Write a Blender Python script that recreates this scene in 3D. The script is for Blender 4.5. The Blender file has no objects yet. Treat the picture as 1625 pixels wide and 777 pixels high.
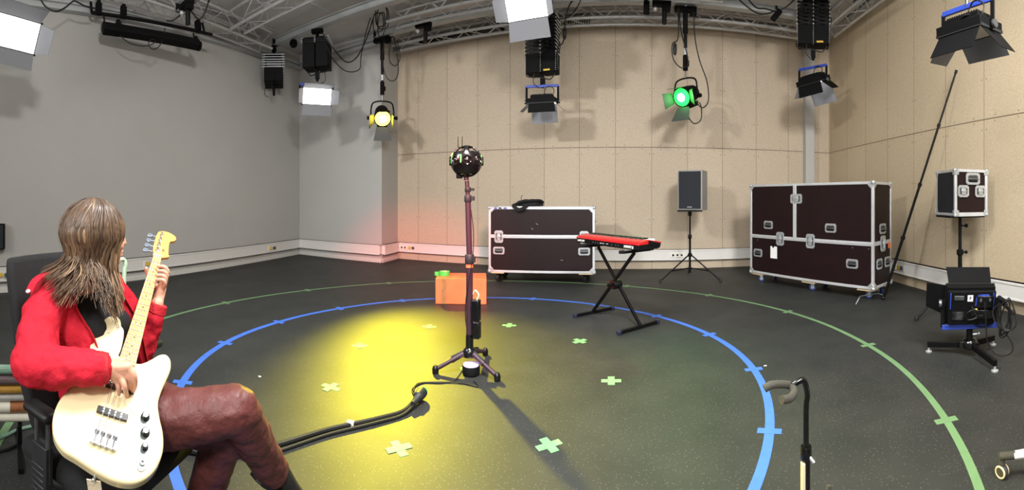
import bpy, bmesh, math, random
from math import sin, cos, pi, radians, atan2, hypot
from mathutils import Vector, Matrix, noise

random.seed(7)
SC = bpy.context.scene
COL = SC.collection
V = Vector
# ---------------------------------------------------------------- camera model of the panorama
KF, HY, HC = 660.0, 316.0, 1.23          # px per radian, horizon row, camera height (m)
def ph(x): return (x - 999.0) / KF        # azimuth measured from the back wall's normal (+Y)
def P(x, y, r):
    a = ph(x); return V((r*sin(a), r*cos(a), HC + (HY-y)/KF*r))
def F(x, y):                              # floor point
    return P(x, y, KF*HC/(y-HY))
def Zp(x, y, z):                          # point at height z
    return P(x, y, (z-HC)*KF/(HY-y))

# ---------------------------------------------------------------- materials
def lin(c):
    c = c/255.0
    return c/12.92 if c <= .04045 else ((c+.055)/1.055)**2.4
def rgb(r, g, b): return (lin(r), lin(g), lin(b), 1)
MATS = {}
def mat(name, col, rough=.5, metal=0, var=0, vscale=8, bump=0, bscale=60, spec=.5, coat=0, emit=None, estr=0, stretch=None, detail=3):
    m = bpy.data.materials.new(name); m.use_nodes = True
    nt = m.node_tree; b = nt.nodes['Principled BSDF']
    b.inputs['Base Color'].default_value = col
    b.inputs['Roughness'].default_value = rough
    b.inputs['Metallic'].default_value = metal
    b.inputs['Specular IOR Level'].default_value = spec
    b.inputs['Coat Weight'].default_value = coat
    b.inputs['Coat Roughness'].default_value = .08
    if emit:
        b.inputs['Emission Color'].default_value = emit
        b.inputs['Emission Strength'].default_value = estr
    if var or bump:
        tc = nt.nodes.new('ShaderNodeTexCoord'); src = tc.outputs['Object']
        if stretch:
            mp = nt.nodes.new('ShaderNodeMapping'); mp.inputs['Scale'].default_value = stretch
            nt.links.new(src, mp.inputs['Vector']); src = mp.outputs['Vector']
    if var:
        n = nt.nodes.new('ShaderNodeTexNoise'); n.inputs['Scale'].default_value = vscale; n.inputs['Detail'].default_value = detail
        nt.links.new(src, n.inputs['Vector'])
        r = nt.nodes.new('ShaderNodeValToRGB')
        r.color_ramp.elements[0].position = .3; r.color_ramp.elements[1].position = .7
        r.color_ramp.elements[0].color = tuple(c*(1-var) for c in col[:3]) + (1,)
        r.color_ramp.elements[1].color = tuple(min(1, c*(1+var)) for c in col[:3]) + (1,)
        nt.links.new(n.outputs['Fac'], r.inputs['Fac']); nt.links.new(r.outputs['Color'], b.inputs['Base Color'])
    if bump:
        n2 = nt.nodes.new('ShaderNodeTexNoise'); n2.inputs['Scale'].default_value = bscale; n2.inputs['Detail'].default_value = 4
        nt.links.new(src, n2.inputs['Vector'])
        bp = nt.nodes.new('ShaderNodeBump'); bp.inputs['Strength'].default_value = bump; bp.inputs['Distance'].default_value = .01
        nt.links.new(n2.outputs['Fac'], bp.inputs['Height']); nt.links.new(bp.outputs['Normal'], b.inputs['Normal'])
    MATS[name] = m
    return m
class NT:                                  # tiny shader math helper
    def __init__(s, m): s.nt = m.node_tree; s.b = s.nt.nodes['Principled BSDF']
    def n(s, t): return s.nt.nodes.new(t)
    def L(s, a, b): s.nt.links.new(a, b)
    def math(s, op, a, b=None):
        n = s.n('ShaderNodeMath'); n.operation = op
        for i, v in enumerate((a, b)):
            if v is None: continue
            if isinstance(v, (int, float)): n.inputs[i].default_value = v
            else: s.L(v, n.inputs[i])
        return n.outputs[0]
    def mix(s, fac, a, b):
        n = s.n('ShaderNodeMix'); n.data_type = 'RGBA'
        if isinstance(fac, (int, float)): n.inputs[0].default_value = fac
        else: s.L(fac, n.inputs[0])
        for i, v in ((6, a), (7, b)):
            if isinstance(v, tuple): n.inputs[i].default_value = v
            else: s.L(v, n.inputs[i])
        return n.outputs[2]
    def noise(s, vec, scale, detail=3, rough=.5):
        n = s.n('ShaderNodeTexNoise'); n.inputs['Scale'].default_value = scale; n.inputs['Detail'].default_value = detail
        n.inputs['Roughness'].default_value = rough
        s.L(vec, n.inputs['Vector']); return n.outputs['Fac']
    def ramp(s, fac, stops):
        n = s.n('ShaderNodeValToRGB'); cr = n.color_ramp
        while len(cr.elements) < len(stops): cr.elements.new(.5)
        for e, (p, c) in zip(cr.elements, stops): e.position = p; e.color = c
        s.L(fac, n.inputs['Fac']); return n.outputs['Color']

def plywood(name, axis, phase, pitch, c0, c1):
    m = mat(name, c0, .62, spec=.3); k = NT(m)
    tc = k.n('ShaderNodeTexCoord'); o = tc.outputs['Object']
    sp = k.n('ShaderNodeSeparateXYZ'); k.L(o, sp.inputs[0])
    u = sp.outputs[axis]; z = sp.outputs[2]
    fr = k.math('FRACT', k.math('DIVIDE', k.math('SUBTRACT', u, phase), pitch))
    ds = k.math('MULTIPLY', k.math('MINIMUM', fr, k.math('SUBTRACT', 1.0, fr)), pitch)
    seam = k.math('LESS_THAN', ds, .0045)
    hs = k.math('LESS_THAN', k.math('ABSOLUTE', k.math('SUBTRACT', z, 2.149)), .006)
    line = k.math('MAXIMUM', k.math('MULTIPLY', seam, .55), k.math('MULTIPLY', hs, .8))
    # screw heads beside the seams
    fz = k.math('MULTIPLY', k.math('SUBTRACT', k.math('FRACT', k.math('DIVIDE', z, .58)), .5), .58)
    du = k.math('SUBTRACT', ds, .035)
    sc = k.math('LESS_THAN', k.math('ADD', k.math('MULTIPLY', du, du), k.math('MULTIPLY', fz, fz)), .00008)
    fu = k.math('MULTIPLY', k.math('SUBTRACT', k.math('FRACT', k.math('DIVIDE', k.math('SUBTRACT', u, phase), pitch/2)), .5), pitch/2)
    dz = k.math('SUBTRACT', k.math('ABSOLUTE', k.math('SUBTRACT', z, 2.149)), .035)
    sc2 = k.math('LESS_THAN', k.math('ADD', k.math('MULTIPLY', dz, dz), k.math('MULTIPLY', fu, fu)), .00008)
    line = k.math('MAXIMUM', line, k.math('MULTIPLY', k.math('MAXIMUM', sc, sc2), .6))
    # each board has its own tone; fine chip speckle
    bid = k.n('ShaderNodeTexWhiteNoise'); bid.noise_dimensions = '2D'
    cb = k.n('ShaderNodeCombineXYZ')
    k.L(k.math('FLOOR', k.math('DIVIDE', k.math('SUBTRACT', u, phase), pitch)), cb.inputs[0])
    k.L(k.math('GREATER_THAN', z, 2.149), cb.inputs[1]); k.L(cb.outputs[0], bid.inputs['Vector'])
    chips = k.ramp(k.noise(o, 55, 4, .7), [(.3, c1), (.62, c0)])
    tone = k.mix(k.math('MULTIPLY', bid.outputs['Value'], .14), chips, tuple(c*.55 for c in c1[:3])+(1,))
    big = k.mix(k.math('MULTIPLY', k.noise(o, 1.3, 3), .22), tone, c1)
    col = k.mix(line, big, rgb(70, 52, 36))
    k.L(col, k.b.inputs['Base Color'])
    return m
def floor_mat():
    m = mat('black_rubber_floor', rgb(44, 45, 45), .38, spec=.36); k = NT(m)
    tc = k.n('ShaderNodeTexCoord'); o = tc.outputs['Object']
    base = k.ramp(k.noise(o, 3, 5), [(.3, rgb(37, 39, 38)), (.7, rgb(47, 48, 46))])
    vo = k.n('ShaderNodeTexVoronoi'); vo.inputs['Scale'].default_value = 90; k.L(o, vo.inputs['Vector'])
    near = k.math('LESS_THAN', vo.outputs['Distance'], .2)
    wn = k.n('ShaderNodeSeparateColor'); k.L(vo.outputs['Color'], wn.inputs[0])
    pick = k.math('MULTIPLY', near, k.math('GREATER_THAN', wn.outputs[0], .55))
    col = k.mix(k.math('MULTIPLY', pick, .5), base, rgb(112, 114, 110))
    k.L(col, k.b.inputs['Base Color'])
    rr = k.n('ShaderNodeMapRange'); k.L(k.noise(o, 2.2, 4), rr.inputs[0]); rr.inputs[3].default_value = .5; rr.inputs[4].default_value = .62
    k.L(rr.outputs[0], k.b.inputs['Roughness'])
    bp = k.n('ShaderNodeBump'); bp.inputs['Strength'].default_value = .12; bp.inputs['Distance'].default_value = .004
    k.L(k.noise(o, 160, 3), bp.inputs['Height']); k.L(bp.outputs['Normal'], k.b.inputs['Normal'])
    return m

M = dict(
    floor=floor_mat(),
    ply_back=plywood('back_wall_chipboard', 0, -.249, .64, rgb(206, 191, 170), rgb(184, 167, 145)),
    ply_right=plywood('right_wall_chipboard', 1, 4.52, .68, rgb(214, 198, 170), rgb(192, 173, 143)),
    white_wall=mat('white_plaster', rgb(184, 183, 180), .8, var=.02, vscale=1.5, bump=.05, bscale=120, spec=.25),
    ceiling=mat('grey_ceiling', rgb(214, 213, 212), .85, var=.08, vscale=1.2, spec=.2),
    trunk=mat('white_trunking', rgb(222, 220, 216), .45, spec=.4),
    skirt=mat('white_skirting', rgb(210, 208, 203), .5),
    alu=mat('aluminium', rgb(206, 207, 208), .42, metal=.45, var=.08, vscale=14),
    rail=mat('grey_rail_paint', rgb(186, 189, 190), .5, metal=.1, var=.06, vscale=3),
    black=mat('black_paint', rgb(10, 10, 11), .45, var=.15, vscale=20, spec=.2),
    blackm=mat('black_matt', rgb(14, 14, 15), .7, var=.15, vscale=20, bump=.05, bscale=200, spec=.12),
    blackg=mat('black_gloss', rgb(9, 9, 10), .25, coat=.3),
    rubber=mat('black_cable_rubber', rgb(13, 13, 14), .55),
    blue=mat('blue_metal', rgb(44, 70, 170), .4, var=.06),
    dooron=mat('barn_door_white_inside', rgb(134, 136, 142), .6), hoty=mat('yellow_hotspot', rgb(255, 250, 200), .3, emit=(1, .9, .3, 1), estr=12), hotg=mat('green_hotspot', rgb(230, 255, 235), .3, emit=(.55, 1, .62, 1), estr=18), doorgel=mat('barn_door_grey_inside', rgb(72, 72, 72), .5),
    lit=mat('lit_diffuser', rgb(255, 255, 255), .5, emit=(1, .985, .95, 1), estr=3.2),
    dim=mat('unlit_diffuser', rgb(205, 200, 190), .5),
    ylens=mat('yellow_lens', rgb(255, 240, 60), .3, emit=(1, .80, .04, 1), estr=15),
    glens=mat('green_lens', rgb(60, 255, 120), .3, emit=(.004, 1, .02, 1), estr=11),
    screen=mat('blue_screen', rgb(60, 110, 220), .3, emit=(.1, .3, 1, 1), estr=1.2),
    bluetape=mat('blue_tape', rgb(64, 106, 196), .6, var=.05, vscale=12, spec=.3),
    greentape=mat('green_tape', rgb(100, 132, 92), .6, var=.06, vscale=12, spec=.3),
    crosstape=mat('pale_green_tape', rgb(112, 170, 112), .6, var=.06, vscale=20, spec=.3),
    case=mat('brown_phenolic_ply', rgb(30, 16, 17), .45, var=.12, vscale=6, spec=.25),
    ext=mat('case_extrusion', rgb(208, 210, 212), .4, metal=.4, var=.06, vscale=10),
    steel=mat('zinc_steel', rgb(196, 200, 202), .34, metal=.6, var=.12, vscale=40),
    steeld=mat('recess_steel', rgb(110, 114, 116), .4, metal=.8, var=.2, vscale=40),
    wood=mat('pale_wood_pad', rgb(214, 190, 150), .6, var=.08, vscale=20),
    endcap=mat('dark_blue_cap', rgb(28, 34, 58), .5), bluewheel=mat('blue_caster_rubber', rgb(44, 62, 120), .5),
    paper=mat('white_paper', rgb(232, 232, 230), .7),
    red=mat('red_lacquer', rgb(180, 16, 24), .3, coat=.5),
    white=mat('white_plastic', rgb(232, 230, 222), .35),
    grill=mat('dark_speaker_grille', rgb(22, 26, 34), .7, var=.25, vscale=260, bump=.3, bscale=500),
    greybox=mat('grey_cabinet', rgb(150, 150, 148), .55, var=.05, vscale=30),
    orange=mat('orange_lit_board', rgb(226, 118, 70), .75, var=.1, vscale=7, bump=.1, bscale=90),  # red lamp's tint on the box is mixed into this colour
    greenroll=mat('bright_green_tape', rgb(84, 196, 84), .5),
    card=mat('cardboard_core', rgb(206, 190, 160), .8),
    yellow=mat('yellow_label', rgb(214, 176, 40), .5),
    darkgrey=mat('dark_grey_plastic', rgb(34, 35, 37), .55, var=.1, vscale=25),
    foam=mat('grey_foam_yoke', rgb(62, 60, 52), .85, bump=.2, bscale=140),
    crook=mat('pale_green_tube', rgb(176, 200, 172), .4),
    fabric=mat('black_chair_fabric', rgb(19, 19, 21), .9, var=.2, vscale=60, bump=.3, bscale=400),
    skin=mat('skin', rgb(214, 160, 134), .5, var=.06, vscale=30, bump=.05, bscale=220, spec=.4),
    jacket=mat('red_jacket_cloth', rgb(180, 28, 46), .8, var=.1, vscale=14, bump=.6, bscale=30, spec=.2),
    jacketd=mat('red_rib_cuff', rgb(178, 14, 32), .75, bump=.4, bscale=160),
    top=mat('black_top_cloth', rgb(18, 18, 20), .9, bump=.2, bscale=60),
    trousers=mat('maroon_trousers', rgb(88, 45, 43), .52, var=.14, vscale=16, bump=.6, bscale=30, spec=.35),
    shoe=mat('black_shoe_leather', rgb(30, 28, 28), .42, var=.15, vscale=20),
    cream=mat('cream_lacquer', rgb(226, 209, 166), .16, coat=.6, var=.012, vscale=3),
    guard=mat('cream_pickguard', rgb(224, 209, 172), .3, coat=.3),
    seamd=mat('dark_seam', rgb(52, 48, 42), .6),
    maple=mat('maple_neck', rgb(208, 148, 80), .3, coat=.4, var=.08, vscale=10, stretch=(1, 1, 1)),
    chrome=mat('chrome', rgb(205, 208, 212), .14, metal=1),
    nickel=mat('tuner_steel', rgb(170, 184, 205), .22, metal=.9),
    plate=mat('control_plate_steel', rgb(92, 100, 98), .35, metal=.15),
    strap=mat('cream_strap', rgb(216, 200, 172), .7, bump=.2, bscale=120),
    gelgreen=mat('clear_green_gel', rgb(120, 150, 132), .2, coat=.4, var=.25, vscale=12, stretch=(1, 1, 14)),
    geldark=mat('mauve_gel', rgb(96, 80, 84), .25, coat=.4, var=.35, vscale=14, stretch=(1, 1, 14)),
    gelblue=mat('blue_grey_gel', rgb(98, 106, 122), .25, coat=.4, var=.35, vscale=10),
    gelgold=mat('gold_gel', rgb(178, 134, 60), .25, metal=.3, coat=.5, var=.25, vscale=12),
    gelsilver=mat('silver_gel', rgb(176, 176, 172), .25, metal=.4, coat=.5, var=.2, vscale=12),
    gelbrown=mat('copper_gel', rgb(150, 96, 62), .25, metal=.2, coat=.5, var=.3, vscale=12),
    gelwhite=mat('white_gel', rgb(206, 202, 188), .35, coat=.3, var=.06, vscale=12),
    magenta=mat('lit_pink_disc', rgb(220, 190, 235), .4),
    pole=mat('plum_lit_pole', rgb(58, 36, 46), .38, coat=.2, metal=.1),  # plum cast of the red and blue lamps mixed into the base colour
    glass=mat('lens_glass', rgb(18, 11, 15), .08, coat=1),
    hairbase=mat('brown_hair_base', rgb(74, 56, 42), .6),
)
def hair_mat():
    m = mat('brown_hair', rgb(112, 86, 62), .42, spec=.5); k = NT(m)
    tc = k.n('ShaderNodeTexCoord'); o = tc.outputs['Object']
    gi = k.n('ShaderNodeAttribute'); gi.attribute_name = 'tone'
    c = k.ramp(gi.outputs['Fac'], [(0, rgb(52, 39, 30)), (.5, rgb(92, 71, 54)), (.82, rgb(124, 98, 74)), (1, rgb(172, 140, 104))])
    k.L(c, k.b.inputs['Base Color']); return m
M['hair'] = hair_mat()

# ---------------------------------------------------------------- mesh builder
def frame_z(d, up=None):                   # rotation whose Z axis is d
    d = V(d).normalized()
    q = V(up) if up is not None else (V((0, 0, 1)) if abs(d.z) < .95 else V((0, 1, 0)))
    x = q.cross(d).normalized(); y = d.cross(x)
    return Matrix((x, y, d)).transposed()
SPLIT = set('yoke_arm tilt_knob scuff_mark rivet jack_legend jack_socket hinge_bracket hanging_yoke antenna blue_trim control_knob guard_screw position_dot roller_pin pivot_pin'.split())
class MB:
    def __init__(s): s.bm = bmesh.new()
    def _f(s, vs, mi=0):
        try:
            f = s.bm.faces.new(vs); f.material_index = mi; f.smooth = True; return f
        except ValueError: return None
    def box(s, c, size, R=None, mi=0, taper=None):
        c = V(c); h = V(size)*.5; R = R or Matrix.Identity(3)
        if isinstance(R, (int, float)): R = Matrix.Rotation(R, 3, 'Z')
        vs = []
        for dz in (-1, 1):
            t = taper if (taper and dz > 0) else 1
            for dx, dy in ((-1, -1), (1, -1), (1, 1), (-1, 1)):
                vs.append(s.bm.verts.new(c + R @ V((dx*h.x*t, dy*h.y*t, dz*h.z))))
        for q in ((3, 2, 1, 0), (4, 5, 6, 7), (0, 1, 5, 4), (1, 2, 6, 5), (2, 3, 7, 6), (3, 0, 4, 7)):
            s._f([vs[i] for i in q], mi)
        return s
    def bar(s, a, b, w, h, up=None, mi=0):
        a, b = V(a), V(b); d = b-a
        R = frame_z(d, up)
        return s.box((a+b)/2, (w, h, d.length), R, mi)
    def cyl(s, a, b, r0, r1=None, n=16, mi=0):
        return s.tube([a, b], None, n, radii=[r0, r0 if r1 is None else r1], mi=mi)
    def tube(s, pts, r=.01, n=8, radii=None, closed=False, mi=0, ell=None, cap=True, up=None):
        pts = [V(p) for p in pts]; N = len(pts)
        rad = radii or [r]*N
        rings = []; px = None
        for i, p in enumerate(pts):
            if closed: d = pts[(i+1) % N]-pts[i-1]
            else: d = pts[min(i+1, N-1)]-pts[max(i-1, 0)]
            if d.length < 1e-9: d = V((0, 0, 1))
            d.normalize()
            if px is None:
                q = V(up) if up is not None else (V((0, 0, 1)) if abs(d.z) < .9 else V((1, 0, 0)))
                x = (q - d*q.dot(d)).normalized()
            else:
                x = (px - d*px.dot(d))
                x = x.normalized() if x.length > 1e-6 else frame_z(d).col[0]
            px = x; y = d.cross(x)
            ex, ey = ell or (1, 1)
            rings.append([s.bm.verts.new(p + x*(cos(2*pi*k/n)*rad[i]*ex) + y*(sin(2*pi*k/n)*rad[i]*ey)) for k in range(n)])
        for i in range(N if closed else N-1):
            a, b = rings[i], rings[(i+1) % N]
            for k in range(n): s._f((a[k], a[(k+1) % n], b[(k+1) % n], b[k]), mi)
        if cap and not closed:
            s._f(rings[0][::-1], mi); s._f(rings[-1], mi)
        return s
    def lathe(s, prof, c=(0, 0, 0), R=None, n=24, mi=0):
        c = V(c); R = R or Matrix.Identity(3); rings = []
        for r, z in prof:
            rings.append([s.bm.verts.new(c + R @ V((r*cos(2*pi*k/n), r*sin(2*pi*k/n), z))) for k in range(n)])
        for a, b in zip(rings, rings[1:]):
            for k in range(n): s._f((a[k], a[(k+1) % n], b[(k+1) % n], b[k]), mi)
        s._f(rings[0][::-1], mi); s._f(rings[-1], mi)
        return s
    def ball(s, c, r, sc=(1, 1, 1), R=None, n=16, mi=0):
        prof = [(max(1e-4, r*sin(pi*i/(n//2+2))), -r*cos(pi*i/(n//2+2))) for i in range(n//2+3)]
        c = V(c); R = R or Matrix.Identity(3); rings = []
        for q, z in prof:
            rings.append([s.bm.verts.new(c + R @ V((q*cos(2*pi*k/n)*sc[0], q*sin(2*pi*k/n)*sc[1], z*sc[2]))) for k in range(n)])
        for a, b in zip(rings, rings[1:]):
            for k in range(n): s._f((a[k], a[(k+1) % n], b[(k+1) % n], b[k]), mi)
        s._f(rings[0][::-1], mi); s._f(rings[-1], mi)
        return s
    def prism(s, poly, z0, z1, T=None, mi=0, mtop=None):
        T = T or Matrix.Identity(4)
        a = [s.bm.verts.new(T @ V((x, y, z0))) for x, y in poly]
        b = [s.bm.verts.new(T @ V((x, y, z1))) for x, y in poly]
        n = len(poly)
        s._f(a[::-1], mi); s._f(b, mi if mtop is None else mtop)
        for i in range(n): s._f((a[i], a[(i+1) % n], b[(i+1) % n], b[i]), mi)
        return s
    def loft(s, rings, closed=True, cap=True, mi=0):
        R = [[s.bm.verts.new(p) for p in r] for r in rings]; n = len(R[0])
        for a, b in zip(R, R[1:]):
            for k in range(n if closed else n-1): s._f((a[k], a[(k+1) % n], b[(k+1) % n], b[k]), mi)
        if cap and closed: s._f(R[0][::-1], mi); s._f(R[-1], mi)
        return s
    def build(s, name, m, parent=None, bev=0, world=False, smooth=True, seg=2, kind=None, autos=40):
        if name in SPLIT:
            left = set(s.bm.verts); groups = []
            while left:
                st = [left.pop()]; g = set(st)
                while st:
                    v = st.pop()
                    for e in v.link_edges:
                        w = e.other_vert(v)
                        if w in left: left.discard(w); g.add(w); st.append(w)
                groups.append(g)
            if len(groups) > 1:
                first = None
                for g in groups:
                    q = MB(); mp = {v: q.bm.verts.new(v.co) for v in g}
                    for f in s.bm.faces:
                        if f.verts[0] in g: q._f([mp[v] for v in f.verts], f.material_index)
                    o = q.build(name, m, parent, bev, world, smooth, seg, kind, autos); first = first or o
                s.bm.free(); return first
        bmesh.ops.recalc_face_normals(s.bm, faces=s.bm.faces)
        if world and parent is not None:
            bmesh.ops.transform(s.bm, matrix=parent_matrix(parent).inverted(), verts=s.bm.verts)
        me = bpy.data.meshes.new(name); s.bm.to_mesh(me); s.bm.free()
        for mm in (m if isinstance(m, (list, tuple)) else [m]): me.materials.append(mm)
        o = bpy.data.objects.new(name, me); COL.objects.link(o)
        if parent is not None: o.parent = parent
        if bev:
            b = o.modifiers.new('bevel', 'BEVEL'); b.width = bev; b.segments = seg; b.limit_method = 'ANGLE'; b.angle_limit = radians(35)
        if smooth: me.set_sharp_from_angle(angle=radians(autos))
        else:
            for p in me.polygons: p.use_smooth = False
        if kind: o['kind'] = kind
        return o
def parent_matrix(o):
    m = Matrix.LocRotScale(o.location, o.rotation_euler, None)
    return parent_matrix(o.parent) @ m if o.parent else m
def tag(o, label, cat, group=None):
    o['label'] = label; o['category'] = cat
    if group: o['group'] = group
    return o
def thing(name, label, cat, loc=(0, 0, 0), rz=0, group=None):
    o = bpy.data.objects.new(name, None); COL.objects.link(o)
    o.location = loc; o.rotation_euler = (0, 0, rz); o.empty_display_size = .1
    return tag(o, label, cat, group)
def copy_tree(o, parent=None):
    c = o.copy(); COL.objects.link(c); c.parent = parent
    for ch in list(o.children): copy_tree(ch, c)
    return c
def catmull(pts, k=8, closed=False):
    pts = [V(p) for p in pts]; N = len(pts); out = []
    for i in range(N if closed else N-1):
        if closed: p0, p1, p2, p3 = pts[i-1], pts[i], pts[(i+1) % N], pts[(i+2) % N]
        else: p0, p1, p2, p3 = pts[max(i-1, 0)], pts[i], pts[i+1], pts[min(i+2, N-1)]
        for j in range(k):
            t = j/k
            out.append(.5*((2*p1)+(p2-p0)*t+(2*p0-5*p1+4*p2-p3)*t*t+(3*p1-p0-3*p2+p3)*t**3))
    if not closed: out.append(pts[-1])
    return out
def face_rz(d): return atan2(-d[0], d[1])  # rz that turns local +Y towards d
def RX(a): return Matrix.Rotation(a, 3, 'X')
# ================================================================= ROOM
CL = V((-6.67, 6.56, 0)); CL0 = V((-5.42, 0.0, 0)); CLF = V((-4.75, -3.5, 0))
CB0 = V((-4.53, 6.68, 0)); CB1 = V((-4.58, 7.35, 0)); CR = V((3.82, 7.35, 0)); CRF = V((3.29, -3.5, 0))
CEIL = 4.46
def wall(name, a, b, m, t=.15, out=None):
    a, b = V(a), V(b); d = (b-a).normalized(); n = V(out).normalized() if out is not None else V((-d.y, d.x, 0))
    mb = MB(); mb.prism([(a.x, a.y), (b.x, b.y), (b.x+n.x*t, b.y+n.y*t), (a.x+n.x*t, a.y+n.y*t)], 0, CEIL)
    return mb.build(name, m, kind='structure', smooth=False)
wall('wall_left', CLF, CL, M['white_wall'], out=(-1, .2, 0))
mb = MB(); mb.prism([(CL.x-.1, CL.y), (CB0.x, CB0.y), (CB1.x, CB1.y), (CL.x-.1, CB1.y)], 0, CEIL)
mb.build('wall_alcove', M['white_wall'], kind='structure', smooth=False)
wall('wall_back', CB1+V((-.1, 0, 0)), CR+V((.2, 0, 0)), M['ply_back'], out=(0, 1, 0))
wall('wall_right', CR, CRF, M['ply_right'], out=(1, 0, 0))
wall('wall_front', CRF, CLF, M['white_wall'], out=(0, -1, 0))
mb = MB(); mb.prism([(-7.3, -4), (4.6, -4), (4.6, 8), (-7.3, 8)], -.1, 0)
mb.build('floor', M['floor'], kind='structure', smooth=False)
# ceiling with panel joints modelled as shallow battens
mb = MB(); mb.prism([(-7.3, -4), (4.6, -4), (4.6, 8), (-7.3, 8)], CEIL, CEIL+.1)
for i in range(9): mb.box((-6+i*1.25, 2, CEIL-.004), (.03, 11.5, .012))
mb.build('ceiling', M['ceiling'], kind='structure', smooth=False)

def along(a, b, t): return V(a)+(V(b)-V(a))*t
def run(mb, a, b, n, d, z0, z1, dz0=0, dz1=0):
    """box running along the wall a-b, depth d into the room (n), heights may differ at the two ends"""
    a, b, n = V(a), V(b), V(n)
    vs = []
    for p, dz in ((a, dz0), (b, dz1)):
        for q, z in ((0, z0), (d, z0), (d, z1), (0, z1)):
            vs.append(mb.bm.verts.new((p.x+n.x*q, p.y+n.y*q, z+dz)))
    for f in ((0, 1, 2, 3), (7, 6, 5, 4), (0, 4, 5, 1), (1, 5, 6, 2), (2, 6, 7, 3), (3, 7, 4, 0)): mb._f([vs[i] for i in f])
nL = V((.982, -.187, 0)); nA = V((.056, -.998, 0)); nS = V((1, .07, 0)); nB = V((0, -1, 0)); nR = V((-1, .049, 0))
# white wall trunking (dado duct) with outlet plates as parts
def trunk(name, segs, outlets):
    mb = MB()
    for a, b, n in segs:
        run(mb, a, b, n, .075, .155, .345); run(mb, a, b, n, .081, .318, .345); run(mb, a, b, n, .081, .155, .178)
    o = mb.build(name, M['trunk'], kind='structure', bev=.004)
    for p, n, full in outlets:
        p = V(p); n = V(n); d = V((-n.y, n.x, 0)); R = Matrix((d, n, V((0, 0, 1)))).transposed()
        q = V((p.x, p.y, .248)) + n*.082
        mb = MB(); mb.box(q-d*.13, (.26, .012, .085), R)
        for i in range(3): mb.lathe([(.024, 0), (.024, .003), (.019, .003), (.017, -.012)], q-d*(.21-.075*i)+n*.006, frame_z(n), 14)
        mb.build('socket_plate', M['white'], o, bev=.002)
        if full:
            mb = MB(); mb.box(q+d*.045, (.05, .014, .055), R); mb.build('data_outlet', M['yellow'], o, bev=.003)
            mb = MB(); mb.box(q+d*.125, (.055, .014, .055), R); mb.box(q+d*.125+n*.008, (.03, .004, .03), R)
            mb.build('signal_outlet', M['steeld'], o, bev=.003)
    return o
def on_wall(a, b, x):                      # point of wall line a-b seen at image column x
    a, b = V(a), V(b); t = V((sin(ph(x)), cos(ph(x)), 0)); d = b-a
    k = (a.x*t.y-a.y*t.x)/(d.y*t.x-d.x*t.y)
    return a+d*k
o_l = [(on_wall(CL0, CL, 228), nL, True), (on_wall(CL0, CL, 424), nL, True), (on_wall(CL0, CL, -3), nL, True)]
trunk('trim_1', [(CLF, CL, nL), (CL, CB0, nA), (CB0, CB1, nS)], o_l)
trunk('trim_2', [(CB1, CR, nB)], [(on_wall(CB1, CR, 650), nB, True), (on_wall(CB1, CR, 1086), nB, False)])
trunk('trim_3', [(CR, CRF, nR)], [(on_wall(CR, CRF, 1430), nR, True)])
def skirt(name, segs):
    mb = MB()
    for a, b, n in segs: run(mb, a, b, n, .018, 0, .075); run(mb, a, b, n, .03, 0, .06)
    mb.build(name, M['skirt'], kind='structure', bev=.003)
skirt('baseboard_left', [(CLF, CL, nL)]); skirt('baseboard_alcove', [(CL, CB0, nA), (CB0, CB1, nS)])
# cornice beams under the ceiling
def cornice(name, a, b, n, z0, z1, m, d=.16):
    mb = MB(); run(mb, a, b, n, d, 0, .05, z0, z1); run(mb, a, b, n, d*.55, .05, .1, z0, z1); run(mb, a, b, n, d*.85, .1, .15, z0, z1)
    mb.build(name, M[m], kind='structure', bev=.006)
cornice('trim_4', along(CLF, CL, .3), CL, nL, 3.72, 4.11, 'rail', .12); cornice('trim_5', CL, CB0, nA, 4.13, 4.2, 'rail', .14)
cornice('trim_6', CB1, CR, nB, 4.22, 4.4, 'alu', .17); cornice('trim_7', CR, along(CR, CRF, .7), nR, 4.42, 4.1, 'alu', .12)
# pale service duct rising in the right rear corner
px = on_wall(CB1, CR, 1281)
mb = MB(); mb.box((px.x, 7.35-.07, 2.21), (.185, .14, 4.4)); mb.build('trim_8', M['white_wall'], kind='structure', bev=.008)

# ================================================================= GRID: trusses and rails
def truss(a, b, label, w=.29, h=.29, name='lighting_truss'):
    a, b = V(a), V(b); t = thing(name, label, 'truss', a, 0, 'ceiling lighting grid')
    d = (b-a); L = d.length; d.normalize(); s = d.cross(V((0, 0, 1))).normalized(); up = V((0, 0, 1))
    cs = [s*(w/2), s*(-w/2), s*(w/2)+up*h, s*(-w/2)+up*h]
    for c in cs: MB().tube([c, c+d*L], .025, 10).build('chord', M['alu'], t)
    mb = MB(); n = max(2, int(L/.3)); k = L/n
    for i in range(n):
        for p, q in ((0, 1), (2, 3), (0, 2), (1, 3)):
            A, B = (p, q) if i % 2 else (q, p)
            mb.tube([cs[A]+d*(k*i), cs[B]+d*(k*(i+1))], .009, 6)
    mb.build('lattice', M['alu'], t)
    return t
truss((-5.1, .1, 4.02), (-5.98, 5.0, 4.02), 'silver box truss running along the white left wall')
truss((-5.58, 4.06, 4.02), (3.2, 4.06, 4.02), 'silver box truss branching off the left wall truss across the ceiling')
truss((-3.75, 5.82, 4.13), (1.35, 5.82, 4.13), 'silver box truss between the two grey rails near the back wall', h=.27)
truss((-4.3, 6.85, 4.17), (3.2, 6.85, 4.17), 'silver box truss closest to the chipboard back wall', h=.24)
truss((3.3, 1.5, 4.2), (3.45, 6.7, 4.2), 'silver box truss running along the chipboard right wall', h=.22)
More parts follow.
